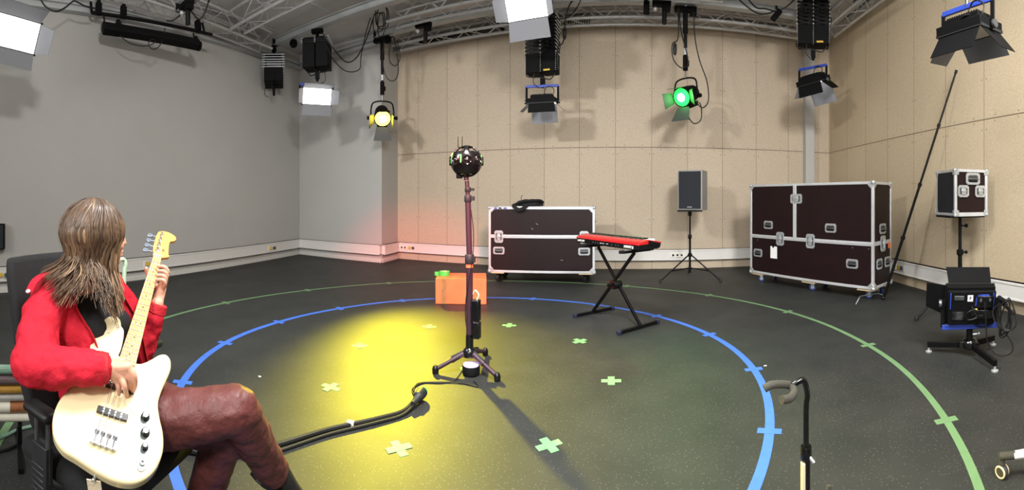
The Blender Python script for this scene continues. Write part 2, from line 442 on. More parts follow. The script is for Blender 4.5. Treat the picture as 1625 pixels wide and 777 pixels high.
def rail(a, b, label):
    a, b = V(a), V(b); t = thing('lighting_rail', label, 'rail', a, 0, 'ceiling lighting grid')
    L = (b-a).length
    mb = MB(); mb.box((L/2, 0, .06), (L, .02, .12)); mb.box((L/2, 0, .004), (L, .13, .012)); mb.box((L/2, 0, .12), (L, .13, .012))
    mb.build('beam', M['rail'], t, bev=.003)
    for e in (0, L): MB().box((e, 0, .06), (.02, .135, .14)).build('end_stop', M['black'], t)
    t.rotation_euler = (0, -atan2(b.z-a.z, L), atan2(b.y-a.y, b.x-a.x))
    return t
RZ1, RZ2 = 4.2, 4.2
rail((-6.05, 5.3, RZ1), (3.2, 5.3, RZ1), 'grey hanging rail carrying the white lit panel near the left corner')
rail((-4.4, 6.3, RZ2), (3.2, 6.3, RZ2), 'grey hanging rail carrying the yellow and green spotlights')
rail((-5.4, 2.88, 3.98), (-1.5, 2.88, 3.98), 'short grey rail above the black batten at upper left')
# ================================================================= FLOOR MARKS
TC = V((-1.148, 2.842, 0))
def radial(pts):                            # periodic smooth radius from (degree, radius) samples
    pts = sorted((a % 360, r) for a, r in pts)
    def R(a):
        a %= 360; n = len(pts)
        for i in range(n):
            a0, r0 = pts[i]; a1, r1 = pts[(i+1) % n]
            if i == n-1: a1 += 360
            aa = a if a >= a0 else a+360
            if a0 <= aa <= a1:
                t = (aa-a0)/(a1-a0); t = t*t*(3-2*t); return r0+(r1-r0)*t
        return pts[0][1]
    return lambda a: sum(R(a+d) for d in range(-9, 10, 3))/7
RBLUE = radial([(-131, 1.998), (-155, 1.979), (-178, 1.966), (158, 2.004), (135, 2.088), (91, 2.17), (113, 2.14), (69, 2.14), (47, 2.098), (25, 2.063), (1, 2.032), (-22, 2.022), (-35, 2.03), (-109, 2.043), (-98, 2.06), (-70, 2.06)])
RGREEN = radial([(-157, 2.878), (-179, 2.931), (157, 3.025), (134, 3.162), (112, 3.22), (91, 3.25), (70, 3.25), (48, 3.233), (26, 3.162), (2, 3.052), (-23, 2.979), (-34, 2.975), (-60, 2.95), (-100, 2.9), (-130, 2.88)])
def pol(a, r): return V((TC.x+r*cos(radians(a)), TC.y+r*sin(radians(a)), 0))
def tape_ring(name, label, R, w, m, ticks, grp):
    mb = MB(); n = 240; vs = []
    for i in range(n):
        a = 360*i/n; r = R(a)
        vs.append([mb.bm.verts.new(V((0, 0, z))+pol(a, r+k)) for k, z in ((-w/2, .0004), (w/2, .0004), (w/2, .0012), (-w/2, .0012))])
    for i in range(n):
        A, B = vs[i], vs[(i+1) % n]
        for j in range(4): mb._f((A[j], A[(j+1) % 4], B[(j+1) % 4], B[j]))
    o = mb.build(name, m, smooth=False); tag(o, label, 'floor tape')
    for a in ticks:
        r = R(a); p = pol(a, r); R3 = Matrix.Rotation(radians(a)+random.uniform(-.05, .05), 3, 'Z')
        MB().box(p+V((0, 0, .0012)), (.13, .05, .0012), R3).build('tick_mark', m, o, smooth=False)
    return o
tape_ring('tape_circle', 'inner circle of blue tape on the black floor with blue tick marks', RBLUE, .052, M['bluetape'],
          [-131, -155, -178, 158, 135, 113, 91, 69, 47, 25, 1, -22, -109], None)
tape_ring('tape_circle', 'outer circle of thin green tape on the black floor with green tick marks', RGREEN, .043, M['greentape'],
          [-157, -179, 157, 134, 112, 70, 48, 26, 2, -23], None)
crosses = [(681, 518, 20, 'pale green tape cross on the yellow-lit floor near the orange box'), (808, 516, 10, 'green tape cross behind the tripod to its right, below the wheeled black case'),
           (571, 548, 40, 'green tape cross at the upper left edge of the yellow light pool'), (920, 541, 48, 'green tape cross just left of the keyboard stand feet'),
           (525, 614, 4, 'green tape cross left of the yellow light pool'), (970, 604, 3, 'green tape cross in front of the red keyboard on the green-tinged floor'),
           (633, 711, -35, 'green tape cross in the yellow light, closest to the seated person'), (871, 706, 40, 'green tape cross lying across the long shadow of the tripod'), (745, 584, 30, 'green tape cross under the tripod legs')]
for x, y, a, lab in crosses:
    p = F(x, y); a = radians(a)
    t = thing('tape_cross', lab, 'tape mark', (p.x, p.y, 0), a, 'green tape crosses on the floor')
    MB().box((0, 0, .0008), (.135, .046, .0012)).build('tape_strip', M['crosstape'], t, smooth=False)
    MB().box((0, 0, .002), (.046, .13, .0012)).build('tape_strip', M['crosstape'], t, smooth=False)
# scraps of paper on the floor
for x, y, lab in ((412, 597, 'tiny white scrap on the floor inside the left of the blue circle'), (1214, 580, 'tiny pale scrap just outside the blue tape at the right')):
    p = F(x, y); o = MB().prism([(-.012, -.006), (.01, -.009), (.014, .004), (-.004, .009)], 0.0003, .002).build('paper_scrap', M['paper'], smooth=False)
    o.location = (p.x, p.y, 0); tag(o, lab, 'scrap')

# ================================================================= CAMERA BALL ON TRIPOD
tp = F(745, 587); tp.z = 0
t = thing('camera_tripod', 'plum-lit monopod on three short spread feet at the centre of the circles', 'tripod', tp)
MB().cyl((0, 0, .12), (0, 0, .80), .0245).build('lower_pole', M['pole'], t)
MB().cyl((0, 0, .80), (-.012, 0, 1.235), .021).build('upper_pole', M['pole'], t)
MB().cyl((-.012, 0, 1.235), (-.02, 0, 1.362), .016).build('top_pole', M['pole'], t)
for z, r, h in ((.80, .033, .07), (1.235, .027, .05), (1.30, .024, .03)):
    mb = MB(); mb.lathe([(r*.9, -h/2), (r, -h/2+.006), (r, h/2-.006), (r*.9, h/2)], (-.012*(z > 1), 0, z)); mb.box((r, 0, z), (.02, .02, h*.6))
    mb.build('clamp_collar', M['darkgrey'], t)
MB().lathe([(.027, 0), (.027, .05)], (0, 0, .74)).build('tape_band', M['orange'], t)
mb = MB(); mb.lathe([(.02, .09), (.045, .1), (.05, .13), (.04, .155), (.028, .165), (.028, .24), (.025, .26)], (0, 0, 0)); mb.build('hub', M['blackg'], t)
for fx, fy in ((691, 592), (789, 604), (770, 563)):
    f = F(fx, fy)-tp; f.z = .03; d = f.normalized()
    a = V((d.x*.045, d.y*.045, .125)); k = a.lerp(f, .45)
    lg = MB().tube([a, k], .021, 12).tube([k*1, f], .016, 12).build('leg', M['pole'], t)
    MB().lathe([(.012, -.03), (.022, -.028), (.024, .0), (.018, .02), (.012, .026)], f, None, 14).build('foot', M['blackg'], lg)
    MB().tube([a+V((0, 0, .02)), k+V((0, 0, .025))], .006, 8).build('brace', M['darkgrey'], lg)
# cable clips up the pole
mb = MB(); pts = [V((.03*cos(6*z+1), .03*sin(6*z+1), z)) for z in [.2+.04*i for i in range(29)]]
mb.tube(catmull(pts, 3), .0035, 6); mb.build('pole_cable', M['rubber'], t)
b = MB(); b.box((.055, -.01, .44), (.055, .06, .15)); b.box((.06, -.01, .30), (.05, .055, .12))
pk = b.build('battery_pack', M['blackg'], t, bev=.006)
MB().tube(catmull([(.06, -.01, .51), (.075, -.01, .55), (.05, -.01, .58), (.03, 0, .55)], 6), .006, 6).build('pack_lead', M['card'], pk)
oc = P(740, 256, 3.0); t = thing('camera_ball', 'black spherical multi-lens camera on top of the monopod', 'camera', (oc.x, oc.y, oc.z))
R0 = .116
mb = MB(); nU, nV = 40, 26
grid = [[None]*nU for _ in range(nV+1)]
for j in range(nV+1):
    th = pi*j/nV
    for i in range(nU): grid[j][i] = V((R0*sin(th)*cos(2*pi*i/nU), R0*sin(th)*sin(2*pi*i/nU), R0*cos(th)))
def hole(c):                                 # openings under the carrying handle and above the mount
    u = c.normalized(); az = math.degrees(atan2(u.y, u.x)); el = math.degrees(math.asin(max(-1, min(1, u.z))))
    k = (az+70) % 90
    return (34 < el < 66 and 12 < k < 78) or (-66 < el < -48 and 20 < k < 70)
vm = {}
def gv(j, i):
    key = (j, i % nU) if 0 < j < nV else (j, 0)
    if key not in vm: vm[key] = mb.bm.verts.new(grid[j][i % nU])
    return vm[key]
for j in range(nV):
    for i in range(nU):
        c = (grid[j][i]+grid[j+1][(i+1) % nU])/2
        if hole(c): continue
        vs = [gv(j, i), gv(j+1, i), gv(j+1, i+1), gv(j, i+1)]
        u = []; [u.append(v) for v in vs if v not in u]
        mb._f(u)
shell = mb.build('shell', M['blackg'], t)
so = shell.modifiers.new('thick', 'SOLIDIFY'); so.thickness = .014; so.offset = -1
MB().ball((0, 0, -.01), .07).build('core', M['black'], t)
a0 = atan2(-oc.y, -oc.x)
for i in range(8):
    a = a0+i*pi/4+.05; d = V((cos(a), sin(a), .02)).normalized(); Rm = frame_z(d)
    ln = MB().lathe([(.034, -.01), (.036, .002), (.031, .008), (.027, .006), (.022, .0)], d*R0*.985, Rm, 24).build('lens_ring', M['glass'], t)
    MB().ball(d*(R0*.97), .02, (1, 1, .6), Rm).build('lens', M['glass'], ln)
    e = V((cos(a+pi/8), sin(a+pi/8), .1)).normalized()
    (MB().box(e*R0*1.0, (.06, .011, .005), frame_z(e, (cos(a+pi/8+1.57), sin(a+pi/8+1.57), 0))) if i in (1, 6, 7) else MB().box(e*R0*.95, (.02, .01, .005), frame_z(e))).build('marker_strip', M['greenroll'], t, bev=.002)
mb = MB(); s = V((sin(ph(740)-pi/2), cos(ph(740)-pi/2), 0))
for k in (.043, .022): mb.tube([s*k*1.4+V((0, 0, .05)), s*k*1.4+V((0, 0, .178))], .0035, 6)
mb.build('antenna', M['black'], t)
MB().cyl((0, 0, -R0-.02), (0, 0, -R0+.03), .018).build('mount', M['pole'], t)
MB().box(s*.05+V((0, 0, -.108)), (.04, .03, .03)).build('connector', M['black'], t, bev=.003)
# puck under the tripod
p = F(745, 596); t = thing('puck', 'dark round puck with a pinkish top under the tripod', 'puck', (p.x, p.y+.03, 0))
MB().lathe([(.055, .002), (.062, .01), (.062, .06), (.058, .066)], n=32).build('body', M['blackm'], t)
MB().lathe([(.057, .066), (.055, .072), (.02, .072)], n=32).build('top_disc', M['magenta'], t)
# cables on the floor
def floor_path(px, z=.012): 
    out = []
    for q in px:
        p = F(q[0], q[1]); p.z = q[2] if len(q) > 2 else z; out.append(p)
    return out
def cable(name, label, cat, pts, r, m='rubber', grp=None, k=8):
    o = MB().tube(catmull(pts, k), r, 8).build(name, M[m]); tag(o, label, cat, grp); return o
cable('floor_cable', 'thick black cable running from behind the seated person to the plug in the yellow light', 'cable', floor_path([(60, 724), (180, 721), (265, 716), (350, 725), (425, 713), (520, 685), (600, 667), (640, 655), (660, 640, .03)], .013), .013)
cable('floor_cable', 'second black cable alongside the thick one with a white tag', 'cable', floor_path([(430, 722), (520, 692), (600, 672), (640, 660), (664, 642, .03)], .009), .009)
cable('power_lead', 'thin black lead looping from the plug to the tripod base', 'cable', floor_path([(664, 634, .025), (656, 626), (655, 617), (672, 608), (700, 608), (722, 604), (738, 592, .05)], .005), .0045)
cable('power_lead', 'thin straight black lead lying beside the looped one', 'cable', floor_path([(656, 622), (664, 609), (700, 607), (735, 609), (758, 614), (752, 606)], .005), .004)
pa, pb = F(655, 650), F(670, 633); pa.z = .035; pb.z = .045
mb = MB(); d = (pb-pa)
mb.tube([pa, pa+d*.5, pa+d*.55, pa+d], None, 14, radii=[.014, .024, .032, .034]); o = mb.build('cable_plug', M['darkgrey']); tag(o, 'dark cable plug coupling at the end of the thick floor cable', 'plug')
MB().lathe([(.03, 0), (.031, .012)], pb, frame_z(d), 16).build('collar', M['greenroll'], o)
pp = F(556, 676); MB().box(pp+V((0, 0, .015)), (.04, .028, .028), .4).build('cable_tag', M['white'], bpy.data.objects['floor_cable.001'], bev=.004)

# ================================================================= ORANGE BOX + TAPE ROLL
A, B = F(691, 482), F(772, 483); d = (B-A); L = d.length; d.normalize(); rz = atan2(d.y, d.x)
t = thing('wooden_box', 'orange-lit box with a faded stripe behind the tripod', 'box', ((A+B)/2)+V((0, 0, .0015)), rz)
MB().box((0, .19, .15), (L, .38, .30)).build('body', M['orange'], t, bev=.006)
MB().box((-L*.33, .001, .15), (.05, .008, .296)).build('stripe', mat('faded_stripe', rgb(158, 112, 68), .8, var=.2, vscale=20), t)
q = A+V((d.x*.09-d.y*.2, d.y*.09+d.x*.2, 0))
t = thing('tape_roll', 'bright green roll of tape on the left of the orange box', 'tape', (q.x, q.y, .3025))
MB().lathe([(.034, 0), (.064, 0), (.064, .05), (.034, .05), (.034, .001)], n=32).build('tape_body', M['greenroll'], t)
MB().lathe([(.030, .002), (.033, .002), (.033, .052), (.03, .052), (.03, .003)], n=32).build('core', M['card'], t)
t = thing('tape_reel', 'small green tape roll lying against the bigger roll on the orange box', 'tape', (q.x-d.x*.085, q.y-d.y*.085-.02, .3025))
MB().lathe([(.012, 0), (.028, 0), (.028, .042), (.012, .042), (.012, .001)], n=24).build('tape_body', M['greenroll'], t)
# ================================================================= FLIGHT CASES
def plate(parent, name, c, n, w, h, kind, m='steel'):
    """recessed dish on a case: kind handle / latch ; c centre on the face, n its outward normal (local)"""
    n = V(n); up = V((0, 0, 1)); R = Matrix((up.cross(n), up, n)).transposed()   # local x right, y up, z out
    def W(x, y, z): return V(c)+R @ V((x, y, z))
    mb = MB()
    r = min(w, h)*.16
    poly = [(-w/2+r, -h/2), (w/2-r, -h/2), (w/2, -h/2+r), (w/2, h/2-r), (w/2-r, h/2), (-w/2+r, h/2), (-w/2, h/2-r), (-w/2, -h/2+r)]
    T = Matrix.Translation(V(c)) @ R.to_4x4()
    iw, ih = w*.68, h*.58
    inn = [(x*.7, y*.62) for x, y in poly]
    o1 = [mb.bm.verts.new(T @ V((x, y, .004))) for x, y in poly]; o0 = [mb.bm.verts.new(T @ V((x, y, -.004))) for x, y in poly]
    i1 = [mb.bm.verts.new(T @ V((x, y, .0045))) for x, y in inn]; i0 = [mb.bm.verts.new(T @ V((x, y, -.001))) for x, y in inn]
    for k in range(8):
        j = (k+1) % 8
        mb._f((o0[k], o0[j], o1[j], o1[k])); mb._f((o1[k], o1[j], i1[j], i1[k])); mb._f((i1[k], i1[j], i0[j], i0[k]))
    mb._f(i0, 1)
    for x, y in ((-w*.43, -h*.36), (w*.43, -h*.36), (-w*.43, h*.36), (w*.43, h*.36)): mb.lathe([(.006, .004), (.005, .007)], W(x, y, 0), R, 8)
    o = mb.build(name, [M[m], M['steeld']], parent)
    mb = MB()
    if kind == 'handle':
        mb.bar(W(-iw*.5, -ih*.05, .012), W(iw*.5, -ih*.05, .012), ih*.5, .014); mb.bar(W(-iw*.5, ih*.33, .006), W(iw*.5, ih*.33, .006), .012, .01)
        mb.build('grip', M['black' if m == 'steelb' else 'steeld'], o, bev=.003)
        MB().bar(W(-iw*.42, -ih*.36, .008), W(iw*.42, -ih*.36, .008), ih*.18, .012).build('grip_pad', M['black'], o)
    else:
        mb.bar(W(0, -ih*.5, .008), W(0, ih*.5, .008), iw*.55, .012); mb.lathe([(iw*.34, .006), (iw*.34, .013), (iw*.2, .016)], W(0, 0, 0), R, 16); mb.bar(W(-iw*.3, 0, .018), W(iw*.3, 0, .018), .008, .008)
        mb.build('butterfly_latch', M['steel'], o, bev=.002)
    return o
def caster(parent, x, y, a=0, wheel='bluewheel', h=.11, brake=False):
    mb = MB(); mb.box((x, y, h-.006), (.1, .085, .01)); R = Matrix.Rotation(a, 3, 'Z')
    for s in (-1, 1): mb.box(V((x, y, h*.62))+R @ V((.012, s*.026, 0)), (.045, .005, h*.72), R)
    mb.lathe([(.03, h-.02), (.03, h-.008)], (x, y, 0))
    o = mb.build('caster', M['steel' if wheel == 'bluewheel' else 'black'], parent, bev=.002)
    c = V((x, y, h*.42))+R @ V((.018, 0, 0)); ax = R @ V((0, 1, 0))
    w = MB().lathe([(.02, -.02), (h*.36, -.02), (h*.42, -.014), (h*.42, .014), (h*.36, .02), (.02, .02)], c, frame_z(ax), 24).build('wheel', M[wheel], o)
    return o
def flight_case(t, w, d, z0, z1, splits, vdiv=None, lidz=None):
    """body from z0 to z1, front face in the plane y=0 (looking -y), depth d behind"""
    MB().box((0, d/2, (z0+z1)/2), (w-.02, d-.02, z1-z0-.02)).build('panels', M['case'], t)
    mb = MB(); e = .034
    for y in (0, d):
        s = 1 if y == 0 else -1
        for z in (z0, z1): mb.box((0, y+s*e/2-.002*s, z+(e/2 if z == z0 else -e/2)), (w, e, e))
        for x in (-w/2, w/2): mb.box((x-(e/2 if x > 0 else -e/2), y+s*e/2-.002*s, (z0+z1)/2), (e, e, z1-z0))
    for x in (-w/2, w/2):
        for z in (z0, z1): mb.box((x-(e/2 if x > 0 else -e/2), d/2, z+(e/2 if z == z0 else -e/2)), (e, d, e))
    mb.build('edge_extrusion', M['ext'], t, bev=.004)
    for z in splits:
        mb = MB()
        for y in (.002, d-.002): mb.box((0, y+(.004 if y < .1 else -.004), z), (w-.02, .014, .05))
        for x in (-w/2+.008, w/2-.008): mb.box((x, d/2, z), (.014, d-.02, .05))
        mb.box((0, .0, z), (w-.02, .016, .006))
        mb.build('lid_extrusion', M['ext'], t, bev=.003)
    for x in (-1, 1):
        for y in (0, d):
            for z in (z0, z1):
                mb = MB(); s = 1 if y == 0 else -1; k = 1 if z == z0 else -1
                mb.ball((x*(w/2-.012), y+s*.012, z+k*.012), .03, n=12)
                mb.box((x*(w/2-.036), y-.0025*s, z+k*.036), (.07, .006, .07), Matrix.Rotation(pi/4, 3, 'Y')).box((x*(w/2+.0015), y+s*.036, z+k*.036), (.006, .06, .06), Matrix.Rotation(pi/4, 3, 'X'))
                mb.build('ball_corner', M['steel'], t, bev=.002)
# the case behind the keyboard
A, B = V((-2.045, 5.80, 0)), V((-.50, 5.99, 0)); d = B-A; w = d.length; rz = atan2(d.y, d.x); mid = (A+B)/2
t = thing('flight_case', 'low wide dark brown flight case on casters with a black cloth on its lid', 'flight case', mid+V((0, 0, .0015)), rz, 'flight cases')
flight_case(t, w, .62, .155, 1.115, [.685])
for x in (-w/2+.155, w/2-.155):
    plate(t, 'latch_plate', (x, -.004, .68), (0, -1, 0), .13, .18, 'latch'); plate(t, 'handle_plate', (x, -.002, .475), (0, -1, 0), .17, .11, 'handle')
plate(t, 'handle_plate', (w/2+.001, .3, .9), (1, 0, 0), .17, .11, 'handle')
for x in (-w/2+.13, w/2-.13):
    MB().box((x, .09, .147), (.2, .17, .016)).build('wheel_pad', M['wood'], t); MB().box((x, .53, .147), (.2, .17, .016)).build('wheel_pad', M['wood'], t)
    caster(t, x, .09, .7, 'rubber', .138); caster(t, x, .53, -.4, 'rubber', .138)
mb = MB(); [mb.box((x, -.0105, z), (.035, .002, .008), Matrix.Rotation(a, 3, 'Y')) for x, z, a in ((-.13, .80, .8), (-.06, .87, .7), (.3, .35, .2))]
mb.build('scuff_mark', mat('scuff', rgb(150, 138, 128), .8), t)
for x in (-w/2+.105, -w/2+.175, -w/2+.25): MB().box((x, -.0035, 1.098), (.045, .004, .02)).build('lid_sticker', M['blue' if abs(x+w/2-.175) > .01 else 'darkgrey'], t)
# black cloth heap on top
c = mid + Matrix.Rotation(rz, 3, 'Z') @ V((-.19, .12, 0))
mb = MB(); random.seed(3)
base = []
for j in range(5):
    ring = []
    for i in range(28):
        a = 2*pi*i/28; k = (1, 1.02, .86, .6, .2)[j]; hh = (0, .03, .07, .095, .1)[j]
        rr = 1+.18*noise.noise(V((cos(a)*2.2, sin(a)*2.2, j*.6)))
        ring.append(V((.21*k*rr*cos(a), .12*k*rr*sin(a), hh*(1+.4*noise.noise(V((cos(a)*1.7+3, sin(a)*1.7, j)))) if j else .002)))
    base.append(ring)
mb.loft(base); o = mb.build('cloth_bundle', M['top'])
sb = o.modifiers.new('sub', 'SUBSURF'); sb.levels = 2; sb.render_levels = 2
o.location = (c.x, c.y, 1.121); o.rotation_euler = (0, 0, rz); tag(o, 'crumpled black cloth lying on top of the low wide flight case', 'cloth')
mb = MB(); mb.tube(catmull([(-.2, -.08, .02), (-.1, -.12, .07), (.05, -.1, .085), (.16, -.07, .09), (.2, -.02, .06)], 8), .03, 8, ell=(.7, 1.2)); mb.build('fold', M['top'], o)
mb = MB(); mb.tube(catmull([(-.18, -.1, .045), (-.21, -.155, .02), (-.14, -.175, -.04), (-.06, -.165, -.02), (0, -.1, .045)], 8), .022, 8, ell=(.6, 1.3)); mb.build('hanging_strap', M['top'], o)
mb = MB(); mb.tube(catmull([(-.1, 0, .08), (-.12, .0, .13), (-.1, .0, .17)], 6), .004, 6); mb.build('cord', M['top'], o)
# the tall case in the right corner
A, B = V((1.787, 5.99, 0)), V((2.77, 4.165, 0)); d = B-A; w = d.length; rz = atan2(d.y, d.x); mid = (A+B)/2
t = thing('flight_case', 'tall dark brown flight case with a white paper label, right of the speaker on tripod', 'flight case', mid+V((0, 0, .0015)), rz, 'flight cases')
z0, z1, zs, dd = .135, 1.445, .685, .5
flight_case(t, w, dd, z0, z1, [zs])
zm = (zs+z1)/2
xd = -w/2+w*.415
MB().box((xd, -.001, zm), (.055, .014, z1-zs-.04)).build('centre_extrusion', M['ext'], t, bev=.003)
plate(t, 'latch_plate', (xd+.03, -.006, 1.235), (0, -1, 0), .2, .13, 'latch')
for x in (-w/2+w*.29, -w/2+w*.545): plate(t, 'latch_plate', (x, -.006, zs-.01), (0, -1, 0), .14, .19, 'latch')
for x, z in ((-w/2+w*.18, .86), (-w/2+w*.7, .86), (-w/2+w*.08, .44), (-w/2+w*.855, .43)): plate(t, 'handle_plate', (x, -.002, z), (0, -1, 0), .17, .115, 'handle')
plate(t, 'handle_plate', (w/2+.002, dd*.48, .86), (1, 0, 0), .17, .13, 'handle')
for y in (.15, .37): plate(t, 'handle_plate', (w/2+.002, y, .43), (1, 0, 0), .15, .13, 'handle')
plate(t, 'latch_plate', (w/2+.006, dd*.48, zs-.01), (1, 0, 0), .13, .2, 'latch')
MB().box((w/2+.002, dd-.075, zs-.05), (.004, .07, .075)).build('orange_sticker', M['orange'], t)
xp = -w/2+w*.235
pp = MB().box((xp, -.0125, .475), (.125, .002, .17)).build('paper_label', M['paper'], t)
MB().box((xp-.01, -.0145, .575), (.03, .003, .07)).build('black_tape', M['black'], pp)
for x in (-w/2+.13, .04, w/2-.13):
    for y in (.09, dd-.09):
        MB().box((x, y, .12), (.22, .15, .018)).build('wheel_pad', M['wood'], t); caster(t, x, y, .9 if y < .2 else -.5, 'bluewheel', .114)
mb = MB(); [mb.lathe([(.006, 0), (.005, .003)], (x, -.0095, z), frame_z((0, -1, 0)), 8) for x in (-w*.42, w*.36, w*.47) for z in (.63, .16)]
mb.build('rivet', M['steel'], t)

# ================================================================= KEYBOARD + STAND
ax = V((.67, -.742, 0)).normalized(); A0 = V((-.575, 4.478, 0)); Lk = .985
kz = .765; rz = atan2(ax.y, ax.x)     # local +x along the rear panel, local +y away (keys side)
t = thing('stage_keyboard', 'red stage keyboard with black rear panel on a crossed black stand', 'keyboard', (A0.x, A0.y, kz), rz)
prof = [(0, 0), (0, .056), (.012, .066), (.115, .088), (.27, .058), (.285, .04), (.285, .012), (.26, 0)]
T = Matrix(((0, 0, 1, 0), (1, 0, 0, 0), (0, 1, 0, 0), (0, 0, 0, 1)))   # profile (y,z) extruded along x
mb = MB(); mb.prism([(0, 0), (0, .05), (.285, .045), (.285, .012), (.25, 0)], 0.004, Lk-.004, T); mb.build('chassis', M['blackm'], t, bev=.004)
mb = MB(); mb.prism([(-.004, .046), (-.004, .054), (.012, .068), (.112, .09), (.122, .088), (.122, .05)], 0, Lk, T); mb.build('top_cover', M['red'], t, bev=.004)
for x0, x1 in ((0, .05), (Lk-.05, Lk)):
    MB().prism([(.12, .04), (.12, .088), (.28, .062), (.288, .05), (.288, .03)], x0, x1, T).build('end_cheek', M['blackm'], t, bev=.004)
    MB().prism([(.12, .086), (.12, .092), (.288, .062), (.29, .05), (.284, .05)], x0-.001, x1+.001, T).build('cheek_trim', M['red'], t)
MB().prism([(.262, .025), (.262, .062), (.288, .055), (.288, .025)], .05, Lk-.05, T).build('front_rail', M['red'], t, bev=.003)
kw = (Lk-.11)/43
wk = MB().box((kw/2, .193, .077), (kw-.0015, .14, .02)).build('white_key', M['white'], t, bev=.002)
wk.location.x = .055
for i in range(1, 43):
    c = wk.copy(); COL.objects.link(c); c.parent = t; c.location.x = .055+kw*i
bk = None
for i in range(42):
    if i % 7 in (2, 6): continue
    if bk is None: bk = MB().box((0, .168, .092), (.011, .09, .016), taper=.8).build('black_key', M['blackg'], t, bev=.002); bk.location.x = .055+kw*(i+1)
    else: c = bk.copy(); COL.objects.link(c); c.parent = t; c.location.x = .055+kw*(i+1)
def glyphs(mb, x0, z0, n, w, h, y, rng):   # unreadably small lettering on the rear panel
    for i in range(n):
        x = x0+i*w
        mb.box((x, y, z0), (.006, .002, h)); mb.box((x+w*.32, y, z0+h*rng.choice((-.42, 0, .42))), (w*.6, .002, h*.2))
        if rng.random() > .4: mb.box((x+w*.6, y, z0+h*.1), (.005, .002, h*.75))
g = random.Random(2)
mb = MB(); glyphs(mb, .03, .026, 6, .021, .02, -.002, g); mb.build('maker_lettering', M['white'], t, smooth=False)
mb = MB(); glyphs(mb, Lk-.2, .024, 6, .022, .024, -.002, g); mb.build('model_lettering', M['white'], t, smooth=False)
mb = MB(); [mb.box((x, -.002, .026), (.028, .002, .004)) for x in (.43, .47, .53)]; mb.build('jack_legend', M['paper'], t)
mb = MB(); [mb.lathe([(.008, -.002), (.008, .002), (.004, .002), (.003, -.004)], (x, 0, .024), frame_z((0, -1, 0)), 12) for x in (.3, .34, .38, .6, .66, .7)]; mb.build('jack_socket', M['steeld'], t)
# crossed stand
c0 = A0+ax*(Lk/2); nd = V((-ax.y, ax.x, 0))
ctr = c0+nd*.135; t = thing('keyboard_stand', 'black crossed folding stand under the red keyboard', 'stand', (ctr.x, ctr.y, 0), rz)
for s, yy in ((-1, -.022), (1, .022)):
    MB().bar((s*.345, yy, .03), (-s*.31, yy, .722), .03, .022, (0, 1, 0)).build('cross_arm', M['black'], t, bev=.003)
    ft = MB().box((s*.35, 0, .022), (.035, .50, .03)).build('foot_bar', M['black'], t, bev=.004)
    for y in (-.25, .25): MB().box((s*.35, y, .02), (.043, .035, .038)).build('end_cap', M['endcap'], ft, bev=.005)
    sb = MB().box((-s*.315, 0, .737), (.03, .36, .024)).build('support_bar', M['black'], t, bev=.003)
    for y in (-.19, .19): MB().tube([(-s*.315, y-.02, .742), (-s*.315, y+.03, .742)], .017, 12).build('rubber_sleeve', M['rubber'], sb)
mb = MB(); mb.lathe([(.045, -.05), (.05, -.03), (.05, .03), (.045, .05)], (.01, 0, .375), frame_z((0, 1, 0)), 20); mb.build('pivot_disc', M['blackg'], t)
MB().tube([(.01, -.1, .375), (.01, -.05, .375)], .018, 10).build('locking_knob', M['black'], t)

# ================================================================= SPEAKER ON TRIPOD
def tripod_stand(t, h, spread, angs, zc, zl, pr=.018):
    MB().cyl((0, 0, .1), (0, 0, h*.62), pr).build('lower_pole', M['black'], t)
    MB().cyl((0, 0, h*.55), (0, 0, h), pr*.78).build('upper_pole', M['black'], t)
    mb = MB(); mb.lathe([(pr*1.2, -.03), (pr*1.6, -.02), (pr*1.6, .025), (pr*1.2, .035)], (0, 0, h*.62)); mb.tube([(0, 0, h*.62), (.07, 0, h*.62)], .009, 8); mb.ball((.075, 0, h*.62), .02, n=10)
    mb.build('clamp_knob', M['black'], t)
    mb = MB(); mb.lathe([(pr*1.2, -.03), (pr*1.8, -.02), (pr*1.8, .02), (pr*1.2, .03)], (0, 0, zc)); mb.build('leg_collar', M['black'], t)
    mb = MB(); mb.lathe([(pr*1.2, -.02), (pr*1.6, 0), (pr*1.2, .02)], (0, 0, zl)); mb.build('brace_collar', M['black'], t)
    for a in angs:
        a = radians(a); d = V((cos(a), sin(a), 0))
        foot = d*spread+V((0, 0, .014)); top = d*pr*1.4+V((0, 0, zc))
        lg = MB().tube([top, foot], .011, 10).build('leg', M['black'], t)
        MB().lathe([(.012, -.014), (.02, -.013), (.02, .02), (.013, .03)], foot, None, 12).build('rubber_foot', M['rubber'], lg)
        MB().bar(d*pr*1.4+V((0, 0, zl)), top.lerp(foot, .62), .004, .016).build('brace', M['black'], lg)
sp = V((.93, 6.36, 0)); sr = atan2(-sp.y, -sp.x)
t = thing('speaker_stand', 'black tripod stand under the grey speaker before the back wall', 'stand', sp, sr+.0, 'speaker stands')
tripod_stand(t, 1.05, .52, (-58, 62, 182), .37, .17)
mb = MB(); mb.box((0, 0, 1.05), (.26, .38, .018)); mb.lathe([(.025, -.08), (.03, 0)], (0, 0, 1.05)); mb.build('top_plate', M['black'], t, bev=.004)
t = thing('speaker', 'grey speaker cabinet with dark blue-black grille on a thin tripod by the back wall', 'speaker', (sp.x, sp.y, 1.062), face_rz((-sp.x-.75, -sp.y))-.17)
MB().box((0, -.16, .31), (.395, .33, .62)).build('cabinet', M['greybox'], t, bev=.01)
MB().box((0, .012, .312), (.35, .02, .575)).build('grille', M['grill'], t, bev=.004)
MB().box((0, .0225, .048), (.075, .003, .012)).build('badge', M['steel'], t)

